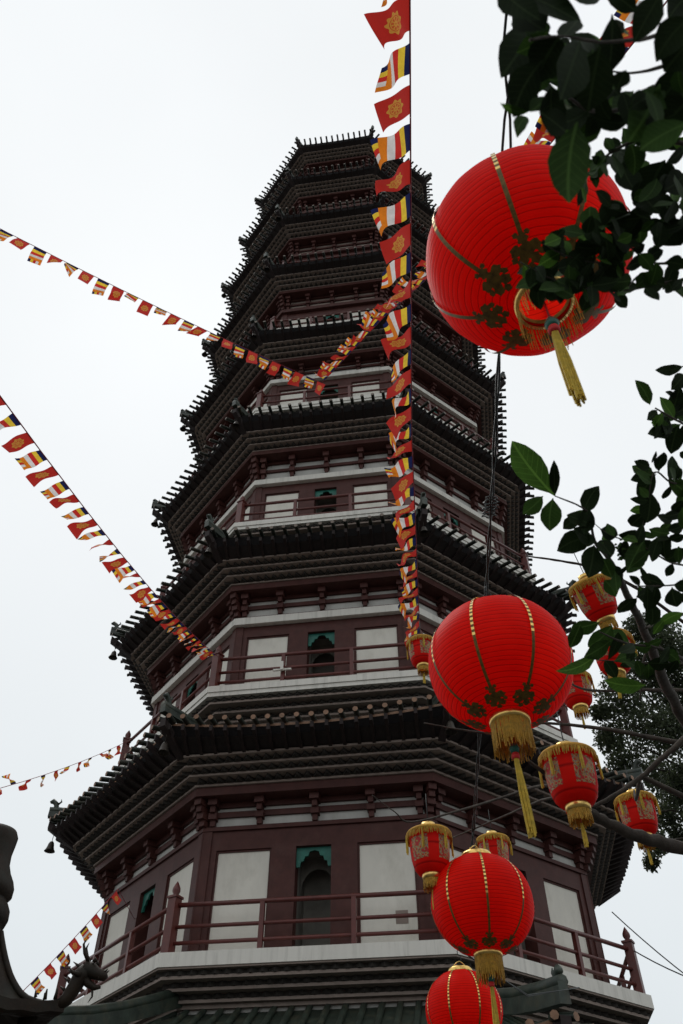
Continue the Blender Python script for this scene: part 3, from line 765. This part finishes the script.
# overhead line running away to the tower
pA = sagged(at(409.5, -70, 4.7), at(411.5, 430, 8.45), .03, 6) + sagged(at(411.5, 430, 8.45), at(420, 640, 12.8), .05, 5)[1:]
line('long vertical line of red and striped flags crossing the pagoda from top to lantern', pA, .272, .20, .305, (-.80, .30, -.52), .14, 1, 1.0, tw(cpt(1, RE[1] - .2, ZE[1] - .2)), gaps=(), jit=.22)
pB = sagged(at(-40, 208, 13.2), at(322, 383, 17.2), .12, 8) + sagged(at(322, 383, 17.2), at(385, 316, 14.2), .0, 3)[1:] + sagged(at(385, 316, 14.2), at(668, 0, 6.0), .3, 8)[1:]
line('thin line of small flags dipping in a V across the upper storeys', pB, .29, .215, .30, (-.45, -.05, -.85), .1, 1, 1.0, jit=.45, turn=(8, (-.85, -.35, -.45), .225))
pC = sagged(at(-25, 362, 6.6), tw(cpt(0, RS[2] - .19, ZS[2] + .9)), .22, 8)
line('line of flags coming in from the left down to the second balcony', pC, .345, .205, .30, (-.92, .05, -.36), .07, 1, 1.0, jit=.22)
pD = sagged(at(-30, 796, 13), tw(cpt(-1, RS[2] - .19, ZS[2] + .9)), .12, 8)
line('sparse line of little twisted pennants ending at the left post of the second balcony', pD, .62, .19, .22, (-.1, .1, -.6), .16, 1, .99, jit=.9)
pE = sagged(at(12, 1002, 12.0), at(118, 889, 14.5), .05, 6)
line('short line of drooping flags below the bell at the lower left', pE, .30, .165, .20, (.42, .1, -.85), .06, 0, 1.0, tw(cpt(-2, RW[1], ZS[1] + 2.2)), jit=.15)

# two power cables at the right
for q, (a, b, lab) in enumerate((((612, 912), (690, 974), 'upper thin black wire running from the eave down to the right edge'), ((625, 932), (690, 967), 'lower thin black wire running from the balcony post to the right edge'))):
    w_ = MB(); p0 = tw(cpt(2, RS[1] - .2, ZS[1] + (1.1 if q == 0 else .85))); w_.tube(sagged(p0 if q else at(*a, 17.0), at(*b, 15.0) + (at(*b, 15.0) - at(*a, 17.0)) * .6, .1), .012, M['cable'], 5)
    tag(w_.build('power_wire'), lab, 'wire')

# ------------------------------------------------------------------ bronze incense burner (lower left)
bx = at(-18, 880, 4.6); bx.z = 0
burner = empty('incense_burner', bx); tag(burner, 'dark bronze incense burner roof with gourd finial and dragon head corner', 'incense burner')
def zat(py, depth_px=-13): return at(-13, py, 4.6).z
# heights measured on the axis: solve along the vertical through bx
def z_on_axis(py):
    lo, hi = 0, 8
    for _ in range(50):
        m_ = (lo + hi) / 2; v = Vector((bx.x, bx.y, m_)) - CAM; y = 512 - F * v.dot(CU) / v.dot(CF)
        if y > py: lo = m_
        else: hi = m_
    return lo
def rpx(px, z):
    v = Vector((bx.x, bx.y, z)) - CAM; return px * v.dot(CF) / F
def axis_px(z):
    v = Vector((bx.x, bx.y, z)) - CAM; return 341.5 + F * v.dot(CR) / v.dot(CF)
def edge(px, py):      # radius on the axis at the height seen at row py whose right rim is seen at px
    z = z_on_axis(py); return rpx(px - axis_px(z), z), z
g = MB()
prof = [(0, z_on_axis(829)), edge(12, 830), edge(16.5, 831), edge(17.5, 836), edge(15, 843), edge(11, 853), edge(9, 863), edge(10, 872), edge(12.5, 880), edge(13, 886), edge(11, 893), edge(6, 898), edge(4.5, 899.5), edge(7, 902), edge(8.5, 908), edge(7, 916), edge(3, 923), edge(-1, 926), edge(1, 930), edge(1, 936)]
prof.append((0, prof[-1][1]))
g.lathe(prof, M['bronze'], 40); g.build('gourd_finial', burner)
HP = [edge(*e) for e in ((0, 934), (2, 948), (5, 962), (8.5, 975), (13, 985), (19, 995), (28, 1002), (42, 1006), (58, 1006), (66, 1001))]
tip = bx + CR * HP[-1][0]; azt = math.atan2(tip.y - bx.y, tip.x - bx.x); rt_ = HP[-1][0]; z1 = HP[-2][1]
def hip_prof(t):      # concave sweep from the finial out to the corner
    x = t * (len(HP) - 1); i = min(int(x), len(HP) - 2); f_ = x - i
    return HP[i][0] * (1 - f_) + HP[i + 1][0] * f_, HP[i][1] * (1 - f_) + HP[i + 1][1] * f_
rb = MB()
for q in range(4):
    a0, a1 = azt + PI / 2 * q, azt + PI / 2 * (q + 1)
    vs = []; n = 14; mm = 12
    for i in range(n + 1):
        r_, z_ = hip_prof(i / n)
        c0 = Vector((r_ * math.cos(a0), r_ * math.sin(a0), z_)); c1 = Vector((r_ * math.cos(a1), r_ * math.sin(a1), z_))
        for m_ in range(mm + 1):
            v = c0.lerp(c1, m_ / mm); v.z -= .05 * (i / n) * 4 * (m_ / mm) * (1 - m_ / mm); v.z += .008 * (m_ % 2); vs.append(v)
    rb.add(vs, [(i * (mm + 1) + m_, (i + 1) * (mm + 1) + m_, (i + 1) * (mm + 1) + m_ + 1, i * (mm + 1) + m_ + 1) for i in range(n) for m_ in range(mm)], M['bronze'])
    vs2 = [Vector(v) - Vector((0, 0, .05)) for v in vs]
    rb.add(vs2, [(i * (mm + 1) + m_, i * (mm + 1) + m_ + 1, (i + 1) * (mm + 1) + m_ + 1, (i + 1) * (mm + 1) + m_) for i in range(n) for m_ in range(mm)], M['bronze'])
    rb.add(vs[-mm - 1:] + vs2[-mm - 1:], [(m_, m_ + 1, mm + 2 + m_, mm + 1 + m_) for m_ in range(mm)], M['bronze'])
rbo = rb.build('roof', burner)
for q in range(4):
    a = azt + PI / 2 * q; d = Vector((math.cos(a), math.sin(a), 0)); up = Vector((0, 0, 1)); sd = up.cross(d)
    h = MB(); pts = []
    for i in range(15):
        r_, z_ = hip_prof(i / 14); pts.append(d * r_ + up * (z_ + .012))
    h.tube(pts, [.016] * 15, M['bronze'], 8)
    for i in range(10, 12):
        h.tube([pts[i] + up * .02, pts[i] + up * .05 - d * .008], [.010, .003], M['bronze'], 5)
    h.tube([pts[12] + up * .02, pts[12] + up * .075], [.012, .004], M['bronze'], 6); h.tube([pts[11] + up * .02, pts[11] + up * .068], [.012, .004], M['bronze'], 6)
    h.build('hip_ridge', rbo)
    # dragon head: neck rising, skull, open jaws, horns, mane spikes, beard
    e = pts[-1]; s = .125; dh = MB(); B = M['bronze']
    P_ = lambda x, z, y=0: e + d * (x * s) + up * ((z * 1.12 - .2) * s) + sd * (y * s)
    dh.tube([P_(-.35, -.1), P_(.0, .15), P_(.22, .55), P_(.40, .95), P_(.62, 1.15)], [.22 * s, .27 * s, .30 * s, .34 * s, .33 * s], B, 12)
    dh.tube([P_(.50, 1.18), P_(.80, 1.12), P_(1.10, 1.0), P_(1.42, .93), P_(1.52, .96)], [.34 * s, .32 * s, .23 * s, .19 * s, .10 * s], B, 12)
    dh.tube([P_(.55, .85), P_(.82, .66), P_(1.08, .55), P_(1.32, .56)], [.20 * s, .16 * s, .12 * s, .06 * s], B, 10)
    for y in (-1, 1):
        dh.tube([P_(.62, 1.42, .16 * y), P_(.42, 1.68, .24 * y), P_(.30, 1.98, .26 * y), P_(.38, 2.18, .24 * y)], [.09 * s, .075 * s, .05 * s, .01 * s], B, 7)
        dh.tube([P_(.86, 1.36, .22 * y), P_(.94, 1.45, .24 * y), P_(1.02, 1.38, .22 * y)], [.07 * s, .10 * s, .05 * s], B, 7)
        dh.tube([P_(.45, .9, .3 * y), P_(.15, .95, .45 * y), P_(-.05, 1.12, .5 * y)], [.12 * s, .07 * s, .01 * s], B, 6)
        dh.tube([P_(1.40, 1.06, .1 * y), P_(1.52, 1.16, .12 * y)], [.05 * s, .02 * s], B, 6)
        dh.tube([P_(1.2, .95, .17 * y), P_(1.2, .76, .15 * y)], [.035 * s, .008 * s], B, 5)
    for x, z, l in ((.36, 1.2, .42), (.18, .95, .42), (.05, .7, .38), (-.08, .42, .33)):
        dh.tube([P_(x, z), P_(x - l, z + l * .55)], [.10 * s, .012 * s], B, 6)
    dh.tube([P_(1.0, .5), P_(1.05, .25), P_(.92, .05)], [.06 * s, .045 * s, .01 * s], B, 6)
    dh.build('dragon_head', burner)
lowz = z1 - .06
b = MB()
for q in range(4):
    a = azt + PI / 2 * q; b.tube([(rt_ * .72 * math.cos(a), rt_ * .72 * math.sin(a), 1.5), (rt_ * .72 * math.cos(a), rt_ * .72 * math.sin(a), lowz + .01)], .045, M['bronze'], 12)
b.build('columns', burner)['label'] = 'slim round bronze columns under the burner roof'
b = MB(); b.lathe([(0, .0), (.62, .0), (.6, .12), (.4, .3), (.42, .5), (.62, .8), (.72, 1.2), (.74, 1.42), (.68, 1.5), (.6, 1.45), (0, 1.3)], M['bronze'], 40); b.build('basin', burner)

# ------------------------------------------------------------------ foreground tree
def leaf_mesh(mb, b, tip, wid, nrm, mt, fold=.25, curl=.12):
    b = Vector(b); tip = Vector(tip); ax = tip - b; ln = ax.length
    sd = ax.cross(nrm).normalized(); up = sd.cross(ax).normalized()
    prof = [(0, .03), (.05, .12), (.16, .52), (.32, .88), (.5, 1.0), (.66, .92), (.80, .66), (.91, .34), (.97, .13), (1, .01)]
    pw = rnd.uniform(.8, 1.25); bend = rnd.uniform(-.09, .09) * ln; wav = rnd.uniform(.0, .10); ph = rnd.uniform(0, 6)
    vs = []; uv = []
    for t, w in prof:
        tt = t ** pw
        c = b + ax * tt - up * (curl * ln * (tt * tt)) + up * (curl * ln * tt) + sd * (bend * 4 * tt * (1 - tt))
        h = wid / 2 * w
        l_, r_ = h * rnd.uniform(.92, 1.06), h * rnd.uniform(.92, 1.06)
        vs += [c - sd * l_ + up * (h * fold + wav * h * math.sin(9 * t + ph)), c, c + sd * r_ + up * (h * fold + wav * h * math.sin(8 * t + ph * 2))]
        uv += [(.5 - .5 * w, t), (.5, t), (.5 + .5 * w, t)]
    fs = []
    for i in range(len(prof) - 1):
        fs += [(3 * i, 3 * i + 1, 3 * i + 4, 3 * i + 3), (3 * i + 1, 3 * i + 2, 3 * i + 5, 3 * i + 4)]
    mb.add(vs, fs, mt, True, uv)
tx = at(930, 900, 4.3); tree = empty('broadleaf_tree', (tx.x, tx.y, 0))
tag(tree, 'dark broad-leaved tree leaning in from the right with bare branches and glossy leaves', 'tree')
TB = Vector((tx.x, tx.y, 0))
def br(specs, n=8):
    pts = [(at(a[0], a[1], a[2]) if len(a) == 4 else Vector(a[0])) - TB for a in specs]; rad = [a[-1] for a in specs]
    # smooth with Catmull-Rom
    P2 = []; R2 = []
    for i in range(len(pts) - 1):
        p0, p1, p2, p3 = pts[max(i - 1, 0)], pts[i], pts[i + 1], pts[min(i + 2, len(pts) - 1)]
        if i == 0 and len(specs[0]) == 2: p0, p3 = 2 * p1 - p2, 2 * p2 - p1
        if i == 1 and len(specs[0]) == 2: p0 = 2 * p1 - p2
        for q in range(5):
            t = q / 5
            P2.append(.5 * ((2 * p1) + (p2 - p0) * t + (2 * p0 - 5 * p1 + 4 * p2 - p3) * t * t + (3 * p1 - p0 - 3 * p2 + p3) * t ** 3) + Vector((rnd.uniform(-1, 1), rnd.uniform(-1, 1), rnd.uniform(-1, 1))) * rad[i] * .12)
            R2.append((rad[i] * (1 - t) + rad[i + 1] * t) * .70 * rnd.uniform(.9, 1.1))
    P2.append(pts[-1]); R2.append(rad[-1] * .70)
    m_ = MB(); m_.tube(P2, R2, M['bark'], n); return m_.build('branch', tree)
zf = at(930, 900, 4.3).z
t_ = MB(); t_.tube([(0, 0, 0), (.02, .02, 1.2), (-.02, .0, 2.4), (.0, .0, zf), (.03, .05, zf + .9), (-.02, -.1, zf + 1.9)], [.17, .14, .13, .12, .10, .06], M['bark'], 16); t_.build('trunk', tree)
J = lambda dz: TB + Vector((0, 0, zf + dz))
br([(J(-.25), .055), (683, 848, 4.15, .050), (640, 837, 4.05, .045), (602, 820, 4.0, .038), (584, 808, 3.95, .028), (556, 784, 3.9, .017), (528, 760, 3.85, .012), (498, 737, 3.8, .009), (455, 729, 3.75, .006), (424, 723, 3.75, .004)], 10)
br([(J(.35), .03), (683, 744, 4.3, .020), (640, 735, 4.3, .017), (590, 727, 4.3, .014), (541, 723, 4.3, .009), (505, 727, 4.3, .005)])
br([(J(1.0), .03), (720, 700, 4.1, .024), (683, 740, 4.05, .022), (660, 760, 4.05, .020), (641, 777, 4.05, .018), (612, 797, 4.0, .015), (586, 810, 3.97, .013)])
br([(J(-.1), .03), (640, 776, 4.1, .018), (636, 800, 5.0, .014), (634, 790, 5.5, .008)])
br([(560, 786, 3.9, .013), (535, 787, 4.1, .010), (475, 806, 4.5, .010), (412, 822, 4.9, .008), (395, 812, 4.9, .005), (372, 795, 4.9, .003)])
br([(584, 808, 3.96, .012), (551, 798, 4.2, .010), (500, 818, 4.8, .009), (452, 838, 5.2, .006)])
br([(J(.2), .045), (725, 800, 3.9, .038), (688, 728, 3.6, .034), (668, 690, 3.3, .030), (654, 655, 3.0, .025), (640, 622, 2.7, .020), (624, 588, 2.45, .015), (608, 558, 2.25, .010), (594, 540, 2.15, .006), (588, 512, 2.1, .004), (555, 496, 2.0, .002)])
br([(J(.9), .02), (640, 590, 4.6, .014), (607, 572, 4.6, .012), (583, 565, 4.6, .011), (555, 560, 4.6, .009), (526, 556, 4.6, .006)])
br([(J(.5), .025), (683, 690, 4.9, .016), (640, 690, 5.1, .014), (600, 691, 5.2, .012), (575, 686, 5.3, .010), (560, 670, 5.4, .006)])
br([(J(.5), .018), (650, 640, 4.2, .011), (644, 660, 4.2, .009), (640, 700, 4.2, .006)])
br([(J(.7), .02), (676, 655, 2.5, .008), (655, 647, 2.4, .006), (625, 643, 2.35, .005), (600, 632, 2.3, .003)])
br([(J(.8), .015), (683, 664, 2.6, .006), (640, 663, 2.6, .004), (598, 660, 2.6, .002)])
br([(J(1.0), .02), (690, 612, 3, .008), (660, 622, 2.7, .007), (646, 628, 2.6, .006)])
br([(J(1.2), .02), (690, 566, 2.3, .005), (670, 562, 2.2, .004), (640, 545, 2.1, .003), (610, 535, 2.1, .002), (590, 520, 2.1, .0015)])
br([(J(1.3), .02), (690, 584, 2.2, .004), (655, 586, 2.1, .003), (630, 586, 2.1, .002)])
br([(J(1.3), .02), (690, 480, 2.2, .006), (672, 483, 2.1, .004), (655, 472, 2.1, .003), (648, 500, 2.1, .003), (640, 540, 2.15, .003)])
br([(J(1.3), .02), (692, 428, 2.1, .006), (676, 420, 2.0, .004), (655, 408, 2.0, .003)])
# overhead limbs (near the viewer)
OV = at(775, 120, 1.5)
br([(J(1.0), .08), (TB + Vector((-.3, -1.6, zf + 1.2)), .06), (OV, .02), (683, 42, 1.25, .006), (640, 40, 1.15, .004), (600, 42, 1.1, .003), (560, 36, 1.05, .002), (530, 40, 1.02, .003)])
br([(OV, .025), (683, 62, 1.3, .008), (655, 88, 1.25, .006), (625, 108, 1.2, .005), (590, 110, 1.15, .004), (560, 90, 1.1, .002)])
br([(OV, .02), (690, 145, 1.5, .007), (650, 138, 1.5, .005), (615, 150, 1.5, .004), (590, 172, 1.5, .003), (578, 190, 1.5, .002)])
br([(OV, .02), (692, 225, 1.6, .006), (660, 222, 1.6, .004), (632, 215, 1.6, .003), (606, 205, 1.6, .002)])
br([(OV, .02), (692, 262, 1.6, .006), (650, 262, 1.6, .0035), (620, 240, 1.6, .003), (590, 250, 1.6, .002)])
br([(OV, .02), (692, 278, 1.6, .006), (655, 285, 1.6, .004), (620, 291, 1.58, .003), (585, 288, 1.55, .003), (550, 278, 1.52, .002), (520, 262, 1.5, .0015)])
br([(622, 262, 1.6, .0025), (590, 262, 1.57, .002), (562, 254, 1.53, .0015), (544, 244, 1.5, .001)])
br([(684, 60, 1.3, .006), (640, 72, 1.25, .003), (612, 71, 1.22, .002), (590, 60, 1.2, .001)])

lf = [MB(), MB(), MB()]      # three leaf clusters
def lv(cl, b, t, w, dp, mi=None, tilt=.5):
    pb, pt = at(b[0], b[1], dp) - TB, at(t[0], t[1], dp * (1 + rnd.uniform(-.03, .03))) - TB
    nr = -CF + CR * rnd.uniform(-tilt, tilt) + CU * rnd.uniform(-tilt, tilt)
    k = mi if mi is not None else rnd.choices((0, 1, 2), (.52, .36, .12))[0]
    leaf_mesh(lf[cl], pb, pt, w / F * dp * 1.22, nr, M['leaf'][k], rnd.uniform(.05, .35), rnd.uniform(-.1, .15))
MID = [((555, 496), (512, 441), 24, 2), ((555, 496), (554, 460), 9, 0), ((543, 496), (523, 514), 14, 1), ((553, 498), (550, 531), 19, 1), ((584, 513), (599, 486), 15, 0), ((650, 405), (635, 380), 11, 1), ((672, 414), (680, 386), 14, 0), ((657, 410), (647, 420), 9, 0), ((669, 417), (654, 439), 11, 0), ((678, 425), (671, 454), 16, 0), ((650, 468), (634, 461), 9, 0), ((652, 463), (656, 451), 5, 0), ((659, 472), (664, 452), 12, 0), ((673, 481), (679, 466), 7, 0), ((656, 474), (640, 502), 15, 0), ((650, 490), (647, 523), 17, 0), ((663, 499), (670, 486), 7, 0), ((663, 516), (684, 511), 9, 0), ((684, 366), (655, 370), 9, 0), ((684, 374), (671, 390), 13, 0), ((690, 420), (680, 440), 12, 0),
       ((581, 516), (563, 529), 11, 0), ((592, 537), (557, 551), 20, 0), ((594, 545), (588, 578), 20, 0), ((600, 529), (618, 535), 13, 0), ((588, 505), (584, 534), 15, 0), ((646, 513), (631, 526), 15, 0), ((645, 538), (627, 573), 20, 1), ((661, 535), (652, 562), 11, 0), ((684, 548), (665, 560), 13, 0), ((640, 566), (651, 583), 5, 0), ((655, 586), (636, 597), 10, 0), ((637, 598), (618, 613), 12, 0), ((672, 587), (677, 607), 15, 0), ((603, 558), (612, 578), 13, 1), ((600, 622), (571, 629), 15, 1), ((612, 625), (588, 647), 18, 1), ((596, 655), (556, 671), 11, 2), ((611, 640), (584, 657), 14, 1), ((646, 685), (604, 680), 14, 2), ((618, 632), (608, 660), 11, 0), ((604, 580), (616, 597), 12, 1), ((580, 625), (570, 648), 12, 1), ((684, 525), (668, 530), 10, 0), ((684, 500), (672, 512), 10, 0), ((640, 540), (655, 555), 12, 0), ((600, 540), (612, 556), 14, 0), ((678, 660), (668, 674), 9, 0), ((636, 660), (640, 676), 9, 1), ((690, 590), (683, 603), 10, 0), ((668, 540), (684, 535), 10, 0), ((690, 460), (680, 452), 10, 0)]
for b, t, w, mi in MID: lv(0, b, t, w, 2.1 if b[1] < 600 else 2.35, mi, .25)
for path_ in ([(684, 480), (672, 483), (655, 472)], [(684, 426), (676, 420), (655, 408)], [(686, 566), (670, 562), (640, 545), (610, 535)], [(686, 584), (655, 586), (630, 586)], [(655, 472), (648, 500), (640, 540)], [(684, 612), (660, 622), (646, 628)], [(684, 664), (640, 663), (600, 660)], [(684, 380), (676, 400), (672, 440)], [(684, 505), (672, 520), (668, 545)], [(624, 588), (608, 558), (594, 540), (588, 512)], [(676, 655), (655, 647), (625, 643)]):
    for i in range(len(path_) - 1):
        a, b = path_[i], path_[i + 1]; n = int(math.hypot(a[0] - b[0], a[1] - b[1]) / 9) + 1
        for q in range(n):
            t = (q + rnd.random()) / n; x, y = a[0] + (b[0] - a[0]) * t, a[1] + (b[1] - a[1]) * t
            an = rnd.uniform(0, 2 * PI); l = rnd.uniform(13, 27)
            lv(0, (x, y), (x + l * math.cos(an), y + l * math.sin(an)), l * rnd.uniform(.38, .56), (2.1 if y < 600 else 2.4) + rnd.uniform(-.08, .1), rnd.choices((0, 1, 2), (.6, .32, .08))[0], .6)
# pale buds
bd = MB()
for q in range(46):
    p = at(622 + rnd.gauss(0, 6), 548 + rnd.gauss(0, 6), 2.1 + rnd.uniform(-.03, .03)) - TB
    bd.lathe([(0, -.004), (.004, 0), (0, .005)], M['leaf'][2], 6, tuple(p))
bd.build('flower_buds', tree)
TOP = [((538, 28), (501, 78), 34, 0), ((543, 60), (513, 117), 31, 0), ((577, 122), (569, 203), 34, 1), ((518, -8), (582, 24), 32, 0), ((604, -8), (636, 12), 18, 0), ((662, -8), (634, 42), 24, 0), ((690, 18), (656, 62), 26, 0), ((690, 68), (652, 112), 28, 0), ((660, 84), (628, 142), 40, 1), ((617, 90), (626, 70), 15, 0), ((588, 114), (628, 122), 15, 0), ((612, 14), (608, 74), 28, 0), ((560, 36), (536, 84), 32, 0), ((580, 40), (560, 100), 36, 0), ((600, 46), (588, 112), 34, 0), ((566, 66), (590, 124), 36, 0), ((545, 30), (520, 8), 30, 0), ((560, 40), (578, 20), 20, 0), ((690, -5), (668, 20), 24, 0), ((690, 40), (664, 72), 30, 0), ((690, 100), (660, 130), 34, 0), ((548, 96), (530, 112), 16, 1), ((500, 103), (528, 112), 7, 2), ((527, 117), (517, 138), 12, 1), ((540, 112), (566, 132), 26, 0), ((690, 122), (640, 150), 30, 1), ((552, 86), (558, 140), 24, 0), ((600, 100), (575, 140), 26, 0), ((600, 0), (560, -10), 30, 0), ((500, -12), (540, 20), 26, 0), ((540, 50), (506, 60), 26, 0)]
for b, t, w, mi in TOP: lv(1, b, t, w, 1.12 + rnd.uniform(-.08, .1), mi, .4)
holes = [(570, 16, 26, 12), (636, 62, 20, 22), (648, 22, 12, 14), (545, 105, 9, 8), (612, 140, 12, 10), (675, 8, 9, 10), (605, 12, 10, 12), (596, 160, 12, 14)]
def clear(x, y, m_=0): return all(((x - a) / (c + m_)) ** 2 + ((y - b) / (d + m_)) ** 2 > 1 for a, b, c, d in holes)
for q in range(270):
    x, y = rnd.uniform(530, 690), rnd.uniform(-10, 130)
    a = rnd.uniform(0, 2 * PI); l = rnd.uniform(24, 44); tx_, ty_ = x + l * math.cos(a), y + l * .7 * math.sin(a) + 8
    if clear(x, y, 5) and clear(tx_, ty_, 5) and clear((x + tx_) / 2, (y + ty_) / 2, 9) and ty_ < 150 and tx_ > 515: lv(1, (x, y), (tx_, ty_), l * .48, 1.2 + rnd.uniform(-.08, .25), None, .6)
# smaller leaves hanging beside and across the biggest lantern
TW = [[(690, 145), (650, 138), (615, 150), (590, 172), (578, 190)], [(690, 225), (660, 222), (632, 215), (606, 205)], [(690, 262), (650, 262), (620, 240), (590, 250)], [(690, 278), (655, 285), (620, 291), (585, 288), (550, 278), (522, 262)], [(690, 170), (662, 178), (640, 180)], [(620, 262), (590, 262), (562, 254), (544, 244)], [(612, 280), (575, 290), (545, 284), (528, 272)], [(622, 236), (600, 228), (580, 236)], [(690, 200), (665, 205), (645, 195)]]
for ti, tw_ in enumerate(TW):
    for i in range(len(tw_) - 1):
        a, b = tw_[i], tw_[i + 1]; n = int(math.hypot(a[0] - b[0], a[1] - b[1]) / 3.6) + 1
        for q in range(n):
            t = (q + rnd.random()) / n; x, y = a[0] + (b[0] - a[0]) * t, a[1] + (b[1] - a[1]) * t
            if x > 640 and y > 255 and rnd.random() < .45: continue
            an = rnd.uniform(0, 2 * PI); l = rnd.uniform(12, 28) * (1.0 if ti != 3 else .85)
            lv(2, (x, y), (x + l * math.cos(an), y + l * math.sin(an) + 3), l * rnd.uniform(.45, .68), 1.55 + rnd.uniform(-.08, .12), None, .8)
for b, t, w, mi in [((665, 285), (642, 276), 20, 0), ((668, 282), (672, 292), 16, 0), ((606, 240), (622, 262), 18, 0), ((632, 246), (612, 232), 22, 0), ((590, 216), (604, 250), 20, 0), ((606, 200), (618, 236), 26, 0), ((640, 190), (660, 214), 30, 0), ((622, 164), (636, 192), 26, 0), ((665, 160), (650, 200), 34, 0), ((684, 175), (664, 190), 22, 0), ((684, 220), (660, 245), 26, 0), ((600, 252), (575, 256), 8, 0), ((560, 262), (542, 240), 13, 0), ((566, 268), (586, 250), 14, 0), ((548, 272), (535, 292), 18, 0), ((558, 280), (560, 304), 14, 0), ((596, 284), (612, 262), 22, 0)]:
    lv(2, b, t, w, 1.55, mi, .5)
for m_, nm in zip(lf, ('side leaves of the tree on thin twigs', 'large dark leaves overhead at the upper right', 'small leaves hanging across the biggest lantern')):
    o = m_.build('foliage', tree); o['label'] = nm

# ------------------------------------------------------------------ tree behind, right
fx = at(672, 760, 25); ft = empty('evergreen_tree', (fx.x, fx.y, 0)); tag(ft, 'dark leafy tree standing behind the pagoda eave at the right', 'tree')
FB = Vector((fx.x, fx.y, 0))
t_ = MB(); zc = fx.z
t_.tube([(1.2, .3, 0), (1.1, .2, 4), (1.0, .1, 8), (.8, 0, zc - 1), (.6, 0, zc + 2)], [.4, .34, .28, .2, .1], M['farbark'], 10)
t_.build('trunk', ft)
cr = MB(); r2 = random.Random(5); limbs = MB()
blobs = [(640, 628, 16), (662, 640, 24), (680, 660, 26), (640, 665, 26), (615, 668, 14), (662, 690, 30), (620, 700, 26), (600, 712, 10), (645, 730, 28), (672, 730, 26), (610, 738, 16), (625, 765, 20), (660, 775, 24), (680, 790, 22), (668, 815, 18), (655, 842, 13), (651, 862, 8), (680, 840, 12), (695, 700, 30), (700, 780, 30), (633, 815, 10)]
for (px, py, rp_) in blobs:
    dd = 25 + r2.uniform(-1.2, 1.2); c = at(px, py, dd) - FB; rr = rp_ / F * dd
    hub = Vector((.75, 0, min(zc + .5, c.z - .6))); limbs.tube([hub, hub.lerp(c, .5) + Vector((0, 0, .25)), c], [.05, .03, .01], M['farbark'], 6)
    for q in range(int(70 * rp_)):
        v = Vector((r2.gauss(0, 1), r2.gauss(0, 1), r2.gauss(0, 1))).normalized() * rr * r2.random() ** .45
        p = c + v; l = r2.uniform(.09, .16)
        d1 = Vector((r2.gauss(0, 1), r2.gauss(0, 1), r2.gauss(-.4, 1))).normalized(); d2 = d1.orthogonal().normalized()
        d2 = (Matrix.Rotation(r2.uniform(0, 6.28), 3, d1) @ d2)
        cr.add([p, p + d1 * l * .5 + d2 * l * .28, p + d1 * l, p + d1 * l * .5 - d2 * l * .28], [(0, 1, 2, 3)], M['farleaf'][r2.randint(0, 1)])
cr.build('crown', ft); limbs.build('limbs', ft)

# ------------------------------------------------------------------ light: bright overcast
w = bpy.data.worlds.new('World'); sc.world = w; w.use_nodes = True; N, L = w.node_tree.nodes, w.node_tree.links
bg = N['Background']
SUN_EL, SUN_AZ = R(58), R(-25)
sky = N.new('ShaderNodeTexSky'); sky.sky_type = 'NISHITA'; sky.sun_disc = False; sky.sun_elevation = SUN_EL; sky.sun_rotation = SUN_AZ; sky.dust_density = 4; sky.air_density = 1.2
hs = N.new('ShaderNodeHueSaturation'); hs.inputs['Saturation'].default_value = .12; L.new(sky.outputs[0], hs.inputs['Color'])
# cloud deck: even grey-white, brighter overhead than near the horizon
tc = N.new('ShaderNodeTexCoord'); sp = N.new('ShaderNodeSeparateXYZ'); L.new(tc.outputs['Generated'], sp.inputs[0])
rp = N.new('ShaderNodeValToRGB'); e = rp.color_ramp.elements
e[0].position = 0.0; e[0].color = (7.0, 7.5, 7.8, 1); e[1].position = 1.0; e[1].color = (9.3, 9.6, 9.8, 1)
x = e.new(.30); x.color = (7.7, 8.2, 8.5, 1); x = e.new(.62); x.color = (8.65, 9.0, 9.25, 1); x = e.new(.85); x.color = (9.15, 9.45, 9.65, 1)
L.new(sp.outputs['Z'], rp.inputs['Fac'])
cn = N.new('ShaderNodeTexNoise'); cn.inputs['Scale'].default_value = 1.6; cn.inputs['Detail'].default_value = 4; L.new(tc.outputs['Generated'], cn.inputs['Vector'])
cm = N.new('ShaderNodeMapRange'); cm.inputs['From Min'].default_value = .3; cm.inputs['From Max'].default_value = .7; cm.inputs['To Min'].default_value = .955; cm.inputs['To Max'].default_value = 1.035; L.new(cn.outputs['Fac'], cm.inputs[0])
mu = N.new('ShaderNodeVectorMath'); mu.operation = 'SCALE'; L.new(rp.outputs[0], mu.inputs[0]); L.new(cm.outputs[0], mu.inputs['Scale'])
mx = N.new('ShaderNodeMix'); mx.data_type = 'RGBA'; mx.inputs[0].default_value = .98; L.new(hs.outputs[0], mx.inputs[6]); L.new(mu.outputs[0], mx.inputs[7])
L.new(mx.outputs[2], bg.inputs['Color']); bg.inputs['Strength'].default_value = .10
sd_ = bpy.data.lights.new('sun', 'SUN'); sd_.energy = 1.5; sd_.angle = R(25); sd_.color = (1, .97, .93)
so = bpy.data.objects.new('sun', sd_); COL.objects.link(so)
dirv = Vector((math.sin(SUN_AZ) * math.cos(SUN_EL), math.cos(SUN_AZ) * math.cos(SUN_EL), math.sin(SUN_EL)))
so.rotation_euler = dirv.to_track_quat('Z', 'Y').to_euler(); so.location = (0, -10, 60)
sky.sun_rotation = math.atan2(dirv.x, dirv.y)
vs = sc.view_settings; vs.view_transform = 'Standard'; vs.look = 'None'; vs.exposure = 0; vs.gamma = 1; vs.use_curve_mapping = False
sc.cycles.use_denoising = True; sc.cycles.max_bounces = 14; sc.cycles.diffuse_bounces = 10; sc.cycles.transparent_max_bounces = 8
